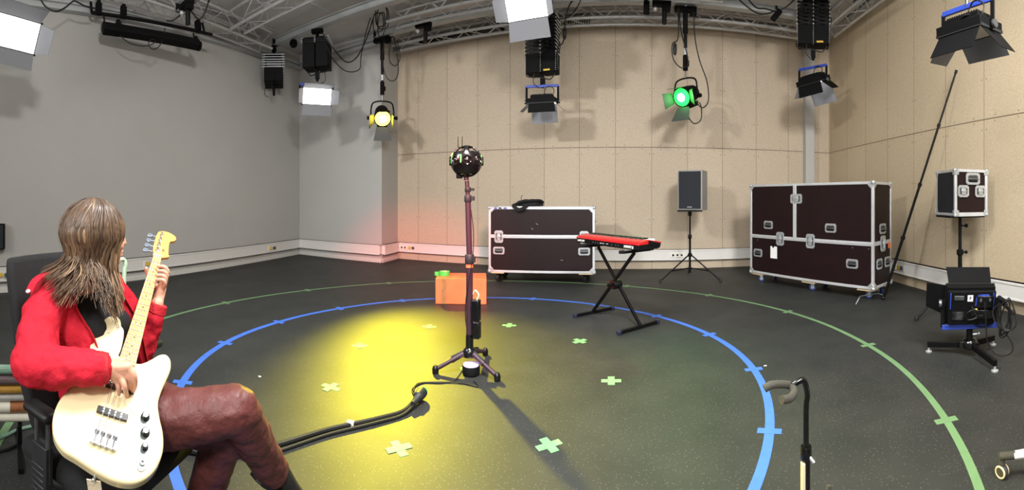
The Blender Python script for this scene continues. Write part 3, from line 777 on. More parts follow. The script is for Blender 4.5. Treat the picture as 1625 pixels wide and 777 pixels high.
# ================================================================= SPEAKER IN A CASE ON A STAND (right)
Bc = V((3.03, 3.05, 0)); fd = V((.30, .954, 0)); sd = V((.954, -.30, 0))
fw, sdp, bh, bz = .46, .40, .49, 1.055
cen = Bc+fd*(fw/2)+sd*(sdp/2)
st = cen + V((-.02, -.0, 0)); rz = atan2(sd.y, sd.x)
t = thing('speaker_stand', 'black stand under the flight-cased speaker by the right wall', 'stand', (st.x, st.y, 0), rz, 'speaker stands')
fl = F(1452, 509)-st; a1 = math.degrees(atan2(fl.y, fl.x)-rz)
tripod_stand(t, 1.04, hypot(fl.x, fl.y)*.97, (a1, a1+122, a1+238), .42, .2, .024)
mb = MB(); mb.box((0, 0, 1.044), (.42, .36, .02)); mb.build('top_plate', M['black'], t, bev=.004)
mb = MB(); mb.tube([(0, 0, .94), (.05, -.03, .94)], .008, 8); mb.ball((.06, -.035, .94), .022, n=10); mb.build('clamp_knob', M['black'], t)
t = thing('speaker_case', 'speaker in a metal-edged flight case on the stand by the right wall', 'speaker', (cen.x, cen.y, bz), rz)
hx, hy = sdp/2, fw/2    # local +x = side direction, local +y = along the front edge; front grille looks -x ; side looks -y
MB().box((0, 0, bh/2), (sdp-.03, fw-.03, bh-.03)).build('panels', M['case'], t)
MB().box((-hx+.012, 0, bh/2), (.02, fw-.05, bh-.05)).build('grille', M['grill'], t)
mb = MB(); e = .03
for x in (-1, 1):
    for y in (-1, 1): mb.box((x*(hx-e/2), y*(hy-e/2), bh/2), (e, e, bh))
for z in (e/2, bh-e/2):
    for x in (-1, 1): mb.box((x*(hx-e/2), 0, z), (e, fw, e))
    for y in (-1, 1): mb.box((0, y*(hy-e/2), z), (sdp, e, e if z > .1 else e*1.4))
mb.build('edge_extrusion', M['ext'], t, bev=.004)
for x in (-1, 1):
    for y in (-1, 1):
        for z in (0, 1):
            mb = MB(); k = 1-2*z
            mb.box((x*(hx-.02), y*(hy+.002), z*bh+k*.03), (.055, .006, .06)); mb.box((x*(hx+.002), y*(hy-.02), z*bh+k*.03), (.006, .055, .06)); mb.ball((x*(hx-.01), y*(hy-.01), z*bh+k*.01), .022, n=10)
            mb.build('corner_cap', M['steel'], t, bev=.003)
plate(t, 'handle_plate', (0.015, -hy-.002, bh*.80), (0, -1, 0), .17, .125, 'handle')
for x in (-.1, .105): plate(t, 'latch_plate', (x, -hy-.004, bh*.53), (0, -1, 0), .13, .125, 'latch')

# ================================================================= LEANING BOOM POLE
dpt = V((-d.y, d.x, 0)).normalized()
b0 = B + (B-A).normalized()*.07 + dpt*.12; b0.z = .012; b1 = P(1519, 108, 4.99)
d = b1-b0
t = thing('boom_pole', 'long thin black pole leaning against the right wall beside the tall flight case', 'pole', b0)
ks = [(0, .27, .019), (.27, .5, .017), (.5, .755, .0145), (.755, .985, .012)]
for a, b, r in ks:
    MB().tube([d*a, d*b], r, 12).build('tube_section', M['black'], t)
    mb = MB(); mb.tube([d*(b-.008), d*(b+.006)], r*1.45, 12); mb.build('locking_ring', M['black'], t)
MB().tube([d*.985, d*1.0], .006, 8).build('tip', M['steel'], t)
mb = MB(); mb.ball((0, 0, .02), .03, (1, 1, .6), n=12); mb.build('butt_cap', M['rubber'], t)
q = F(1358, 485)-b0; q.z = 0; k1 = P(1393, 465.5, 5.1)-b0; k2 = P(1364, 470, 4.86)-b0
MB().tube([V((0, 0, .05)), k1, k2*.98, k2+V((-.02, -.02, -.02)), q+V((0, 0, .004))], .009, 8).build('bent_foot', M['steeld'], t)
# ================================================================= STUDIO LIGHTS
def door_mb(L, w0, w1, th=.004):
    """flap hinged on the local x axis at the origin, growing along +y, inner side +z"""
    mb = MB()
    for z, mi in ((0, 0), (th, 1)): pass
    a = [mb.bm.verts.new(p) for p in ((-w0/2, 0, 0), (w0/2, 0, 0), (w1/2, L, 0), (-w1/2, L, 0))]
    b = [mb.bm.verts.new(p) for p in ((-w0/2, 0, th), (w0/2, 0, th), (w1/2, L, th), (-w1/2, L, th))]
    mb._f(a[::-1], 0); mb._f(b, 1)
    for i in range(4): mb._f((a[i], a[(i+1) % 4], b[(i+1) % 4], b[i]), 0)
    return mb
def add_door(root, Hd, hinge, out, fwd, ang, L, w0, w1, mats, name='barn_door'):
    a = radians(ang); g = (V(out)*cos(a)+V(fwd)*sin(a)).normalized()
    inner = (V(fwd)*cos(a)-V(out)*sin(a)).normalized(); x = g.cross(inner)
    R = Matrix((x, g, inner)).transposed()
    mb = door_mb(L, w0, w1)
    bmesh.ops.transform(mb.bm, matrix=(Hd @ Matrix.Translation(V(hinge)) @ R.to_4x4()), verts=mb.bm.verts)
    return mb.build(name, mats, root, smooth=False)
def panel_light(label, pos, yaw, pitch, w=.5, h=.29, lit=True, doors=(55, 50, 45, 45), DL=(.2, .2, .17, .17), yoke=True, stud=.1, group='studio panel lights', inverted=False, roll=0, energy=None, name='panel_light', yh=None):
    t = thing(name, label, 'studio light', pos, yaw, group)
    Hd = (Matrix.Rotation(radians(roll), 4, 'Y') @ Matrix.Rotation(radians(pitch), 4, 'X'))
    def B(mb): bmesh.ops.transform(mb.bm, matrix=Hd, verts=mb.bm.verts); return mb
    mb = MB(); mb.box((0, -.02, 0), (w+.04, .07, h+.04)); mb.box((0, -.075, 0), (w*.86, .06, h*.82))
    B(mb).build('housing', M['blackm'], t, bev=.005)
    mb = MB(); [mb.box((x, -.11, 0), (.008, .02, h*.7)) for x in [(-.36+.06*i)*w for i in range(13)]]; B(mb).build('heat_sink', M['black'], t)
    mb = MB(); [mb.box((x, .012, z), sz) for x, z, sz in ((0, h/2+.012, (w+.05, .02, .014)), (0, -h/2-.012, (w+.05, .02, .014)), (w/2+.015, 0, (.014, .02, h+.03)), (-w/2-.015, 0, (.014, .02, h+.03)))]
    B(mb).build('front_frame', M['darkgrey'], t)
    mb = MB(); mb.box((0, .017, 0), (w, .006, h)); B(mb).build('diffuser', M['lit' if lit else 'dim'], t)
    mats = [M['blackm'], M['dooron']]
    y = .022
    for (ang, L, hinge, out, wd, wo) in ((doors[0], DL[0], (0, y, h/2+.01), (0, 0, 1), w, w*1.06), (doors[1], DL[1], (0, y, -h/2-.01), (0, 0, -1), w, w*1.06),
                                 (doors[2], DL[2], (-w/2-.01, y, 0), (-1, 0, 0), h*1.0, h*.8), (doors[3], DL[3], (w/2+.01, y, 0), (1, 0, 0), h*1.0, h*.8)):
        if ang is not None: add_door(t, Hd, hinge, out, (0, 1, 0), ang, L, wd, wo, mats)
    if yoke:
        s = -1 if inverted else 1; H = yh or max(.2, h*.75)
        x = w/2+.045
        yk = MB()
        for k in (-1, 1): yk.bar((k*x, -.03, -.03*s), (k*x, -.03, H*s), .012, .035, (1, 0, 0))
        yk = yk.build('yoke_arm', M['blackm'], t, bev=.003)
        MB().bar((-x-.006, -.03, H*s), (x+.006, -.03, H*s), .04, .022, (0, 1, 0)).build('yoke_crossbar', M['blue'], t, bev=.004)
        mb = MB(); [mb.lathe([(.03, 0), (.034, .01), (.03, .022)], (k*(x+.008), -.03, 0), frame_z((k, 0, 0)), 14) for k in (-1, 1)]; mb.build('tilt_knob', M['steeld'], t)
        mb = MB(); mb.cyl((0, -.03, H*s), (0, -.03, (H+stud)*s), .014, n=12); mb.build('spigot', M['chrome'], t)
        mb = MB(); cc = V((w*.28, -.06, H*.62*s)); mb.tube(catmull([cc+V((.075*cos(a), .01*sin(3*a), .075*sin(a))) for a in [i*pi/5 for i in range(21)]], 3), .006, 6)
        mb.tube(catmull([(w*.28, -.1, .08*s), (w*.1, -.12, H*.4*s), (-w*.1, -.1, .05), (-w*.2, -.1, H*.25*s), (-w*.25, -.08, .02)], 6), .006, 6)
        mb.build('cable_loop', M['rubber'], t)
    return t
def pantograph(label, x, y, ztop, zbot, w=.46, d=.2, rz=0, n=None, railz=4.2, expanded=True, boxh=None):
    t = thing('pantograph_hoist', label, 'hoist', (x, y, zbot), rz, 'pantograph hoists')
    H = ztop-zbot; box = boxh or min(.3, H*.55)
    mb = MB()
    for k in (-1, 1): mb.box((k*w*.25, 0, box/2+.03), (w*.47, d, box))
    mb.build('spring_housing', M['blackm'], t, bev=.012)
    m2 = MB()
    for k in (-1, 0, 1):
        for i in range(int(box/.03)): m2.ball((k*w*.485, -d/2-.002, .05+i*.03), .008, n=8)
    m2.build('roller_pin', M['steel'], t)
    MB().box((w*.2, -d/2-.003, .06), (.1, .004, .025)).build('warning_label', M['yellow'], t)
    z = box+.03; L = max(.0, H-z); n = n or max(2, int(L/.052)); dz = L/n if L > 0 else 0
    for s in (-1, 1):
        mb = MB()
        for i in range(n):
            for k in (-1, 1):
                a = V((-w*.5, s*d*.42, z+dz*i)); b = V((0, s*d*.42, z+dz*(i+1)))
                if k < 0: a, b = V((a.x, a.y, b.z)), V((b.x, b.y, a.z))
                for off in (0, w*.5): mb.bar(a+V((off, k*.006, 0)), b+V((off, k*.006, 0)), .03, .01, (0, 1, 0))
        mb.build('scissor_arms', M['black'], t, bev=.002)
    mb = MB()
    for i in range(n+1):
        for x0 in (-w*.5, 0, w*.5): mb.tube([(x0, -d*.58, z+dz*i), (x0, d*.58, z+dz*i)], .0095, 6)
    mb.build('pivot_pin', M['steel'], t)
    mb = MB(); mb.cyl((0, 0, -.18), (0, 0, .05), .022); mb.box((0, 0, -.08), (.07, .05, .12)); mb.build('spigot_socket', M['blackm'], t, bev=.003)
    mb = MB(); mb.cyl((0, 0, H), (0, 0, railz-.0-zbot), .03); mb.box((0, 0, railz-zbot-.045), (.2, .09, .07)); mb.box((.03, 0, H+.02), (w*.8, d*.8, .03)); mb.build('trolley', M['blackm'], t, bev=.004)
    mb = MB(); mb.tube(catmull([(-w*.5, -.02, .12), (-w*.52, -.02, .03), (-w*.3, -.03, -.01), (-.03, -.03, -.02), (.1, -.03, -.06), (w*.3, -.03, -.05), (w*.42, -.03, .02)], 6), .009, 8)
    mb.tube(catmull([(w*.52, .0, z), (w*.56, 0, z+.12), (w*.5, 0, z+.2), (w*.56, 0, z+.3)] if L > .3 else [(w*.5, 0, .05), (w*.58, 0, .1), (w*.52, 0, .2)], 6), .008, 8)
    mb.tube(catmull([(-w*.2, -d*.5, .02), (-w*.22, -d*.5, -.12), (-w*.05, -d*.3, -.2)], 6), .006, 6)
    mb.build('hoist_cable', M['rubber'], t)
    return t
def toC(p, q=(TC.x, TC.y)): return face_rz((q[0]-p[0], q[1]-p[1]))
# lit panel, left edge of the picture
pn = P(20, 52, 4.25)
panel_light('large white lit panel light at the upper left edge with barn doors', pn, face_rz((.93, .30)), -24, .54, .30, doors=(40, 5, 40, 34), DL=(.16, .16, .15, .15), stud=.9, roll=-5)
# lit panel near the left corner
p2 = P(503, 153, 7.24)
panel_light('white lit panel light under the black hoist near the left corner', p2, toC(p2), -14, .50, .27, doors=(66, 4, 52, 52), DL=(.17, .18, .16, .16), stud=.05)
pantograph('black closed hoist carrying the lit panel near the left corner', p2.x, 5.3, 3.98, 3.46, .46, .34, toC(p2)-.5, n=2, boxh=.42)
p3 = P(835, 8, 5.5)
panel_light('white lit panel light at the top edge, above the long hoist', p3, face_rz((-.12, -.95)), -28, .56, .34, doors=(60, 9, 50, 50), DL=(.2, .25, .18, .18), yh=.27, stud=.10)
# bare hoist left of it
hb = P(432, 118, 8.05)
pantograph('black hoist with nothing hanging from it, at the left corner', hb.x, 5.3, 3.94, 3.42, .60, .36, -.75, n=5, boxh=.26)
# panel 4 under the long hoist, facing down
p4 = P(861, 162, 6.43)
panel_light('panel light facing down under the long hoist in front of the chipboard wall', p4, .06, -82, .40, .26, doors=(76, 82, 40, 42), DL=(.30, .14, .17, .17), yh=.24, stud=.008, roll=-1)
pantograph('long black hoist above the down-facing panel, left of the green spotlight', p4.x, 6.3, 4.02, 3.13, .50, .24, -.1)
p5 = P(1291, 130, 6.5)
panel_light('panel light facing down with a bright inner flap, above the tall flight case', p5, -.97, -72, .40, .30, doors=(76, 80, 50, 46), DL=(.36, .17, .2, .2), yh=.22, stud=.02, roll=-6)
pantograph('long black hoist above the tall flight case at the right corner', p5.x-.02, p5.y-.03, 4.25, 3.57, .50, .26, -.42, railz=4.3)
p6 = P(1538, 52, 3.2)
panel_light('unlit panel light hanging at the upper right with dark barn doors spread', p6, -1.46, -84, .38, .25, lit=False, doors=(50, 56, 50, 50), DL=(.18, .2, .2, .22), yh=.19, stud=.6, roll=0)

def fresnel(label, pos, aim, lens, scale=1, doors=(70, 40, 55, 40), screen=False):
    d = V(aim)-V(pos); yaw = face_rz(d); pitch = math.degrees(atan2(d.z, hypot(d.x, d.y)))
    t = thing('fresnel_spotlight', label, 'spotlight', pos, yaw, 'spotlights with barn doors')
    Hd = Matrix.Rotation(radians(pitch), 4, 'X'); s = scale
    def B(mb): bmesh.ops.transform(mb.bm, matrix=Hd, verts=mb.bm.verts); return mb
    Rf = frame_z((0, 1, 0))
    mb = MB(); mb.lathe([(.07*s, -.26*s), (.1*s, -.25*s), (.115*s, -.1*s), (.115*s, .02*s), (.125*s, .03*s), (.125*s, .06*s), (.112*s, .06*s), (.11*s, .03*s)], (0, 0, 0), Rf, 28); B(mb).build('housing', M['blackm'], t)
    mb = MB(); mb.lathe([(.111*s, .035*s), (.109*s, .058*s), (.08*s, .07*s), (.03*s, .076*s)], (0, 0, 0), Rf, 28); B(mb).build('lens', M[lens], t); B(MB().lathe([(.058*s, .06*s), (.05*s, .078*s), (.02*s, .083*s)], (0, 0, 0), Rf, 24)).build('lamp_hotspot', M['hoty' if lens == 'ylens' else 'hotg'], t)
    mb = MB(); mb.box((0, -.12*s, -.13*s), (.15*s, .2*s, .06*s)); B(mb).build('control_box', M['blackm'], t, bev=.005)
    if screen: B(MB().box((.13*s, -.1*s, -.05*s), (.05*s, .14*s, .1*s))).build('control_panel', M['black'], t); B(MB().box((.157*s, -.1*s, -.05*s), (.004, .06*s, .05*s))).build('display', M['screen'], t)
    for ang, out, w0, w1, L in ((doors[0], (0, 0, 1), .17, .2, .14), (doors[1], (0, 0, -1), .17, .26, .2), (doors[2], (-1, 0, 0), .14, .2, .17), (doors[3], (1, 0, 0), .14, .2, .17)):
        o = V(out); add_door(t, Hd, o*.125*s+V((0, .06*s, 0)), out, (0, 1, 0), ang, L*s, w0*s, w1*s, [M['blackm'], M['doorgel']])
    mb = MB(); x = .165*s; pts = [(-x, -.05*s, -.02), (-x, -.05*s, .12*s), (-x*.8, -.05*s, .22*s), (0, -.05*s, .245*s), (x*.8, -.05*s, .22*s), (x, -.05*s, .12*s), (x, -.05*s, -.02)]
    mb.tube(catmull(pts, 5), .011*s, 8); mb.build('yoke', M['blackm'], t)
    mb = MB(); [mb.lathe([(.012, 0), (.028*s, .03*s), (.026*s, .06*s)], (k*x, -.05*s, 0), frame_z((k, 0, 0)), 12) for k in (-1, 1)]; mb.build('tilt_knob', M['black'], t)
    MB().cyl((0, -.05*s, .245*s), (0, -.05*s, .34*s), .014).build('spigot', M['chrome'], t)
    return t
def drop_tube(label, x, y, z0, z1, bands):
    t = thing('drop_tube', label, 'pole', (x, y, z0), 0, 'hanging tubes')
    MB().cyl((0, 0, 0), (0, 0, z1-z0-.02), .026).build('tube', M['black'], t)
    mb = MB(); mb.cyl((0, 0, -.005), (0, 0, .22), .04); mb.box((.03, 0, .1), (.05, .06, .08)); mb.build('lower_clamp', M['blackm'], t, bev=.003)
    mb = MB(); mb.cyl((0, 0, z1-z0-.42), (0, 0, z1-z0-.03), .038); mb.box((0, 0, z1-z0-.055), (.34, .1, .07)); mb.box((.12, 0, z1-z0-.1), (.1, .09, .08)); mb.build('trolley', M['blackm'], t, bev=.004)
    for b in bands: MB().lathe([(.027, -.05), (.0285, -.05), (.0285, .05), (.027, .05)], (0, 0, b)).build('steel_band', M['alu'], t)
    return t
fy = P(607, 186, 7.55); yaim = F(668, 590)
fresnel('yellow-lit fresnel spotlight with barn doors hanging at the wall corner', fy, yaim, 'ylens', 1.25, (80, 24, 84, 64))
fd_ = (V((yaim.x, yaim.y))-V((fy.x, fy.y))).normalized()
drop_tube('black hanging tube holding the yellow spotlight', fy.x-fd_.x*.06, fy.y-fd_.y*.06, fy.z+.432, 4.2, [.3])
fg = P(1085, 153, 6.36); gaim = F(1010, 640)
fresnel('green-lit fresnel spotlight with open barn doors above the keyboard', fg, fg+V((-.62, -.78, -.42)), 'glens', 1.2, (84, 46, 46, 76), True)
drop_tube('black hanging tube holding the green spotlight', fg.x+.03, fg.y+.03, fg.z+.415, 4.2, [.28, 1.0])

# black batten and its pipe, upper left
def onX(x, y, X):
    a = ph(x); r = X/sin(a); return P(x, y, r)
a, b = onX(146, 20, -5.5), onX(336, 55, -5.5)
t = thing('pipe_bar', 'black horizontal pipe above the long black batten at upper left', 'pipe', a, 0)
MB().cyl((0, 0, 0), b-a, .026).build('pipe', M['black'], t)
for k in (.05, .24, .87):
    q = (b-a)*k
    mb = MB(); mb.box(q+V((0, 0, .06)), (.07, .08, .16)); mb.box(q+V((-.02, 0, .135)), (.1, .05, .08)); mb.build('hook_clamp', M['blackm'], t, bev=.004)
mb = MB(); mb.prism([(-.05, 0), (.05, 0), (.02, .15), (-.02, .15)], -.02, .02, Matrix.Translation((b-a)*.24+V((0, 0, .02))) @ Matrix.Rotation(pi/2, 4, 'X')); mb.build('bracket', M['blackm'], t)
for k in (.0, .93): MB().cyl((b-a)*k+V((-.06, 0, .17)), (b-a)*k+V((0, 0, 0)), .018).build('hanger', M['blackm'], t)
a2, b2 = onX(163, 43, -5.42), onX(315, 73, -5.42)
t = thing('light_batten', 'long black batten light hanging under the black pipe at upper left', 'light', a2, 0)
d = b2-a2
MB().box(d/2, (.15, d.length, .13), Matrix.Rotation(-.3, 3, 'Y')).build('housing', M['blackm'], t, bev=.03, seg=3)
for k in (0, 1): MB().lathe([(.05, -.01), (.075, 0), (.075, .02), (.05, .03)], d*k, frame_z(d), 20).build('end_cap', M['black'], t)
mb = MB()
for k in (.15, .97):
    q = d*k; mb.prism([(-.06, .0), (.06, .0), (.02, .09), (-.02, .09)], -.012, .012, Matrix.Translation(q+V((0, 0, .05))) @ Matrix.Rotation(pi/2, 4, 'Z') @ Matrix.Rotation(pi/2, 4, 'X'))
mb.build('hinge_bracket', M['blackm'], t)
mb = MB()
for k in (.02, .96): mb.tube([d*k+V((.0, 0, .04)), d*k+V((-.05, 0, .2))], .012, 8)
mb.build('hanging_yoke', M['black'], t)
mb = MB(); q = [onX(x, y, -5.36)-a2 for x, y in ((190, 56), (205, 68), (225, 73), (242, 70), (246, 63), (238, 64), (236, 72), (243, 78), (252, 74), (258, 62), (262, 44))]
mb.tube(catmull(q, 6), .007, 6); mb.build('loose_cable', M['rubber'], t)
for x, y, lab in ((296, 10, 'black trolley clamp on the short grey rail at upper left'), (672, 50, 'black trolley clamp on the grey rail right of the yellow spotlight'), (1050, 12, 'black trolley clamp on the rail left of the green spotlight')):
    z = 3.98 if x < 400 else 4.2
    p = Zp(x, max(2, y-14), z)
    t = thing('trolley_clamp', lab, 'clamp', (p.x, p.y, z), 0, 'rail trolleys')
    mb = MB(); mb.box((0, 0, -.04), (.28, .1, .07)); mb.box((.08, 0, -.1), (.1, .09, .1)); mb.build('trolley', M['blackm'], t, bev=.005)
    mb = MB(); mb.cyl((.04, 0, -.34), (.04, 0, -.05), .035); mb.build('socket', M['black'], t)
    mb = MB(); mb.ball((-.1, -.02, -.13), .035, n=12); mb.build('brake_wheel', M['alu'], t)
p = Zp(463, 62, 4.17); o = MB().ball((0, 0, 0), .075, (1, 1, 1.1)).build('pull_bobble', M['blackm']); o.location = (p.x, 5.3, 4.1); tag(o, 'round black bobble under the grey rail between the two left hoists', 'bobble')
# tags
for x, y, r, lab, rz_ in ((1026, 12, 6.2, 'dark flat box hanging from the rail beside the green spotlight', .2), (1232, 24, 6.4, 'small black cable box hanging on its lead left of the right hoist', -.4)):
    p = P(x, y, r); t = thing('hanging_cable_box', lab, 'box', p, rz_)
    MB().box((0, 0, 0), (.085, .05, .2), Matrix.Rotation(0 if x < 1100 else .7, 3, 'Y')).build('casing', M['blackm'], t, bev=.008)
    MB().cyl((0, 0, .09), (.0, 0, .14), .02).build('gland', M['black'], t)
# festoon spring and hook rack on the back wall beam
a, b = P(668, 70, 8.16), P(798, 47, 7.5)
a.y = b.y = 7.10; 
t = thing('coiled_cable', 'long black coiled cable stretched along the back wall beam', 'cable', a)
d = b-a; n = 60
MB().tube([V((0, 0, 0))]+[d*(i/(n*8))+V((0, .03*cos(2*pi*i/8), .03*sin(2*pi*i/8))) for i in range(n*8+1)]+[d], .008, 6).build('coil', M['rubber'], t)
for k in (0, 1): MB().box(d*k+V((0, .05, .03)), (.06, .11, .1)).build('end_bracket', M['blackm'], t, bev=.004)
a, b = P(888, 36, 7.3), P(938, 30, 7.2); a.y = b.y = 7.12; d = b-a
t = thing('hanging_hook_rack', 'row of dark hooks on the back wall beam above the long hoist', 'rack', a)
MB().bar((0, .03, .02), d+V((0, .03, .02)), .02, .05, (0, 1, 0)).build('backplate', M['darkgrey'], t)
for i in range(14):
    q = d*((i+.5)/14); MB().tube(catmull([q+V((0, .02, .02)), q+V((0, -.04, .01)), q+V((0, -.06, -.08)), q+V((0, -.05, -.12))], 4), .009, 6).build('hook', M['black'], t)
# hanging cables
def hang(label, pts, r=.011, grp='hanging cables'):
    q = [P(x, y, rr) for x, y, rr in pts]
    o = MB().tube(catmull(q, 8), r, 8).build('hanging_cable', M['rubber']); tag(o, label, 'cable', grp); return o
hang('black cable swagging between the left corner hoist and the rail bundle', [(512, 52, 6.85), (530, 78, 6.9), (549, 98, 7.1), (565, 92, 7.2), (580, 65, 7.3), (592, 30, 7.2)])
hang('lower loose black cable loop left of the yellow spotlight', [(518, 72, 6.75), (530, 96, 6.9), (550, 113, 7.0), (570, 110, 7.0), (573, 90, 7.0), (580, 55, 7.05), (588, 28, 7.05)], .009)
hang('doubled black cable loops beside the yellow spotlight tube', [(610, 60, 7.5), (607, 95, 7.5), (613, 122, 7.5), (625, 128, 7.5), (632, 112, 7.5), (628, 70, 7.5), (622, 58, 7.5), (618, 80, 7.5), (619, 98, 7.5), (628, 104, 7.5), (635, 90, 7.5), (630, 64, 7.5)], .009)
hang('long cable loop hanging beside the green spotlight tube', [(1076, 12, 6.3), (1076, 60, 6.3), (1067, 70, 6.3), (1068, 92, 6.3), (1077, 105, 6.3), (1086, 107, 6.3), (1092, 96, 6.25), (1080, 45, 6.28), (1078, 14, 6.3)], .009)
hang('thin black cable curving down to the back of the green spotlight', [(1101, 20, 6.3), (1103, 60, 6.3), (1110, 95, 6.3), (1122, 130, 6.35), (1124, 160, 6.4), (1114, 171, 6.4), (1104, 160, 6.4)], .009)
hang('cable loop under the green spotlight', [(1093, 172, 6.5), (1093, 186, 6.5), (1102, 196, 6.5), (1112, 190, 6.5), (1113, 172, 6.5), (1110, 162, 6.5)], .009)
hang('dark cable swagging from the top edge to the small black cable box', [(1168, -6, 6.0), (1180, 6, 6.1), (1200, 20, 6.2), (1216, 22, 6.3), (1230, 17, 6.4)], .011)
hang('second cable swagging down to the small black cable box', [(1185, -4, 6.0), (1200, 12, 6.2), (1215, 14, 6.3), (1232, 19, 6.4)], .011)
hang('cable rising from the small black cable box to the right hoist', [(1234, 18, 6.4), (1250, 9, 6.4), (1266, -6, 6.3)], .011)
hang('dark cable beside the long middle hoist with an inline connector', [(912, -6, 6.1), (902, 12, 6.2), (897, 30, 6.2), (896, 52, 6.2), (893, 68, 6.1), (885, 77, 6.05), (886, 110, 6.05)], .010)
hang('cable curving from the top lit panel to the rail', [(872, 22, 5.7), (886, 30, 5.8), (904, 26, 5.9), (918, 8, 6.0), (923, -6, 6.0)], .009)
hang('black cable swagging above the upper left lit panel', [(62, -6, 5.2), (72, 10, 5.2), (88, 18, 5.2), (102, 13, 5.3), (116, 2, 5.3), (122, 3, 5.3), (136, 10, 5.4), (150, 13, 5.5)], .011)
hang('black cable swagging from the short rail clamp', [(264, 33, 6.0), (275, 32, 6.0), (290, 20, 5.95), (297, 10, 5.85), (312, 28, 5.9), (322, 26, 5.9), (334, -6, 5.8)], .012)
for x, y, r, lab in ((896, 53, 6.2, 'inline black connector on the cable beside the long middle hoist'), (1071, 78, 6.3, 'inline black connector on the loop beside the green spotlight tube')):
    p = P(x, y, r); o = MB().lathe([(.012, -.09), (.028, -.06), (.028, .06), (.012, .09)]).build('cable_connector', M['rubber']); o.location = p; tag(o, lab, 'connector')
    MB().lathe([(.031, -.012), (.031, .012)]).build('locking_ring', M['darkgrey'], o)
# coiled bundle hanging by the yellow tube rail
p = P(604, 25, 6.9); t = thing('cable_coil', 'coil of black cables hanging on the rail above the yellow spotlight', 'cable', p)
random.seed(5)
for k in range(4):
    ox, sc, ti = random.uniform(-.05, .05), random.uniform(.7, 1.1), random.uniform(-.5, .5)
    MB().tube(catmull([V((ox+.1*sc*cos(a)*cos(ti), .1*sc*cos(a)*sin(ti), .2*sc*sin(a)-.05*k+.02*sin(3*a))) for a in [i*pi/6 for i in range(12)]], 4, True), .009, 6, closed=True).build('loop', M['rubber'], t)

# ================================================================= PANEL LIGHT ON FLOOR STAND
hub = V((2.40, 2.25, 0)); pc = P(1540, 487, 3.24)
t = thing('light_stand', 'low black three-legged stand under the panel light at right', 'stand', hub)
MB().cyl((0, 0, .10), (0, 0, .205), .026).build('post', M['black'], t)
mb = MB(); mb.lathe([(.05, .055), (.062, .07), (.062, .11), (.05, .125), (.03, .13)], (0, 0, 0)); [mb.box((.06*cos(a), .06*sin(a), .09), (.05, .05, .05), a) for a in (0.4, 2.5, 4.6)]; mb.build('hub', M['blackg'], t, bev=.003)
mb = MB(); mb.tube([(0, 0, .16), (.05, -.04, .165)], .008, 8); mb.ball((.055, -.045, .166), .014, n=10); mb.build('thumb_screw', M['steel'], t)
for x, y in ((1472, 558), (1580, 590), (1577, 547)):
    f = F(x, y)-hub; f.z = .05; dd_ = f.normalized()
    lg = MB().bar(V((dd_.x*.05, dd_.y*.05, .082)), V((f.x, f.y, .062)), .045, .03, (-dd_.y, dd_.x, 0)).build('leg', M['black'], t, bev=.003)
    MB().lathe([(.01, .045), (.01, .012), (.026, .010), (.026, .001)], (f.x*.97, f.y*.97, 0), None, 18).build('levelling_foot', M['steel'], lg)
yaw = face_rz((pc.x-.15, pc.y+.6))
t = panel_light('panel light on the low floor stand at right seen from behind', (hub.x, hub.y, pc.z+.03), yaw, 12, .34, .255, lit=False, doors=(63, 40, 34, None), DL=(.18, .15, .19, .17), yoke=True, stud=.0, inverted=True, yh=.185, roll=1.5)
Hd = Matrix.Rotation(radians(1.5), 4, 'Y') @ Matrix.Rotation(radians(12), 4, 'X')
def PB(mb, name, m, bev=0):
    bmesh.ops.transform(mb.bm, matrix=Hd, verts=mb.bm.verts); return mb.build(name, m, t, bev=bev)
PB(MB().box((0, -.1, 0), (.37, .03, .275)), 'back_cover', M['blackm'], .008)
mb = MB(); [mb.box((x, -.118, .06), (.008, .012, .13)) for x in (.165, -.165)]; mb.bar((.06, -.121, .108), (.13, -.121, .108), .008, .012); mb.bar((.028, -.118, .02), (.036, -.118, .09), .01, .01); mb.bar((.036, -.118, .09), (.055, -.118, .108), .01, .01); PB(mb, 'blue_trim', M['blue'], .002)
PB(MB().box((.1, -.118, .055), (.13, .02, .095)), 'control_unit', M['blackg'], .004)
mb = MB(); [mb.lathe([(.013, 0), (.013, .012), (.011, .016)], (x, -.128, .075), frame_z((0, -1, 0)), 16) for x in (.065, .135)]; PB(mb, 'control_knob', M['chrome'])
PB(MB().box((-.1, -.1165, .085), (.075, .006, .035)), 'rating_plate', M['steeld'], .002)
lb = PB(MB().box((-.015, -.1165, .083), (.042, .003, .05)), 'white_label', M['paper'])
mb = MB(); mb.box((-.019, -.1185, .083), (.004, .002, .026)); mb.box((-.012, -.1185, .094), (.014, .002, .004)); mb.box((-.014, -.1185, .084), (.010, .002, .004)); bmesh.ops.transform(mb.bm, matrix=Hd, verts=mb.bm.verts); mb.build('label_letter', M['black'], lb)
mb = MB(); mb.tube(catmull([(.03, -.135, .0), (-.02, -.16, .0), (-.05, -.15, -.04), (-.03, -.14, -.08), (.02, -.14, -.075), (.045, -.125, -.06)], 6), .006, 8); PB(mb, 'patch_lead', M['rubber'])
PB(MB().lathe([(.008, -.012), (.008, .012)], (.028, -.135, .0), frame_z((1, 0, 0)), 12), 'brass_plug', mat('brass', rgb(190, 140, 60), .3, metal=.8))
mb = MB(); mb.box((.08, -.117, -.05), (.17, .012, .07)); [mb.box((-.1, -.117, -.03-.012*i), (.1, .008, .005)) for i in range(6)]; PB(mb, 'connector_panel', M['blackg'], .002)
for ch in list(t.children):
    if ch.name.startswith('heat_sink'): bpy.data.objects.remove(ch)
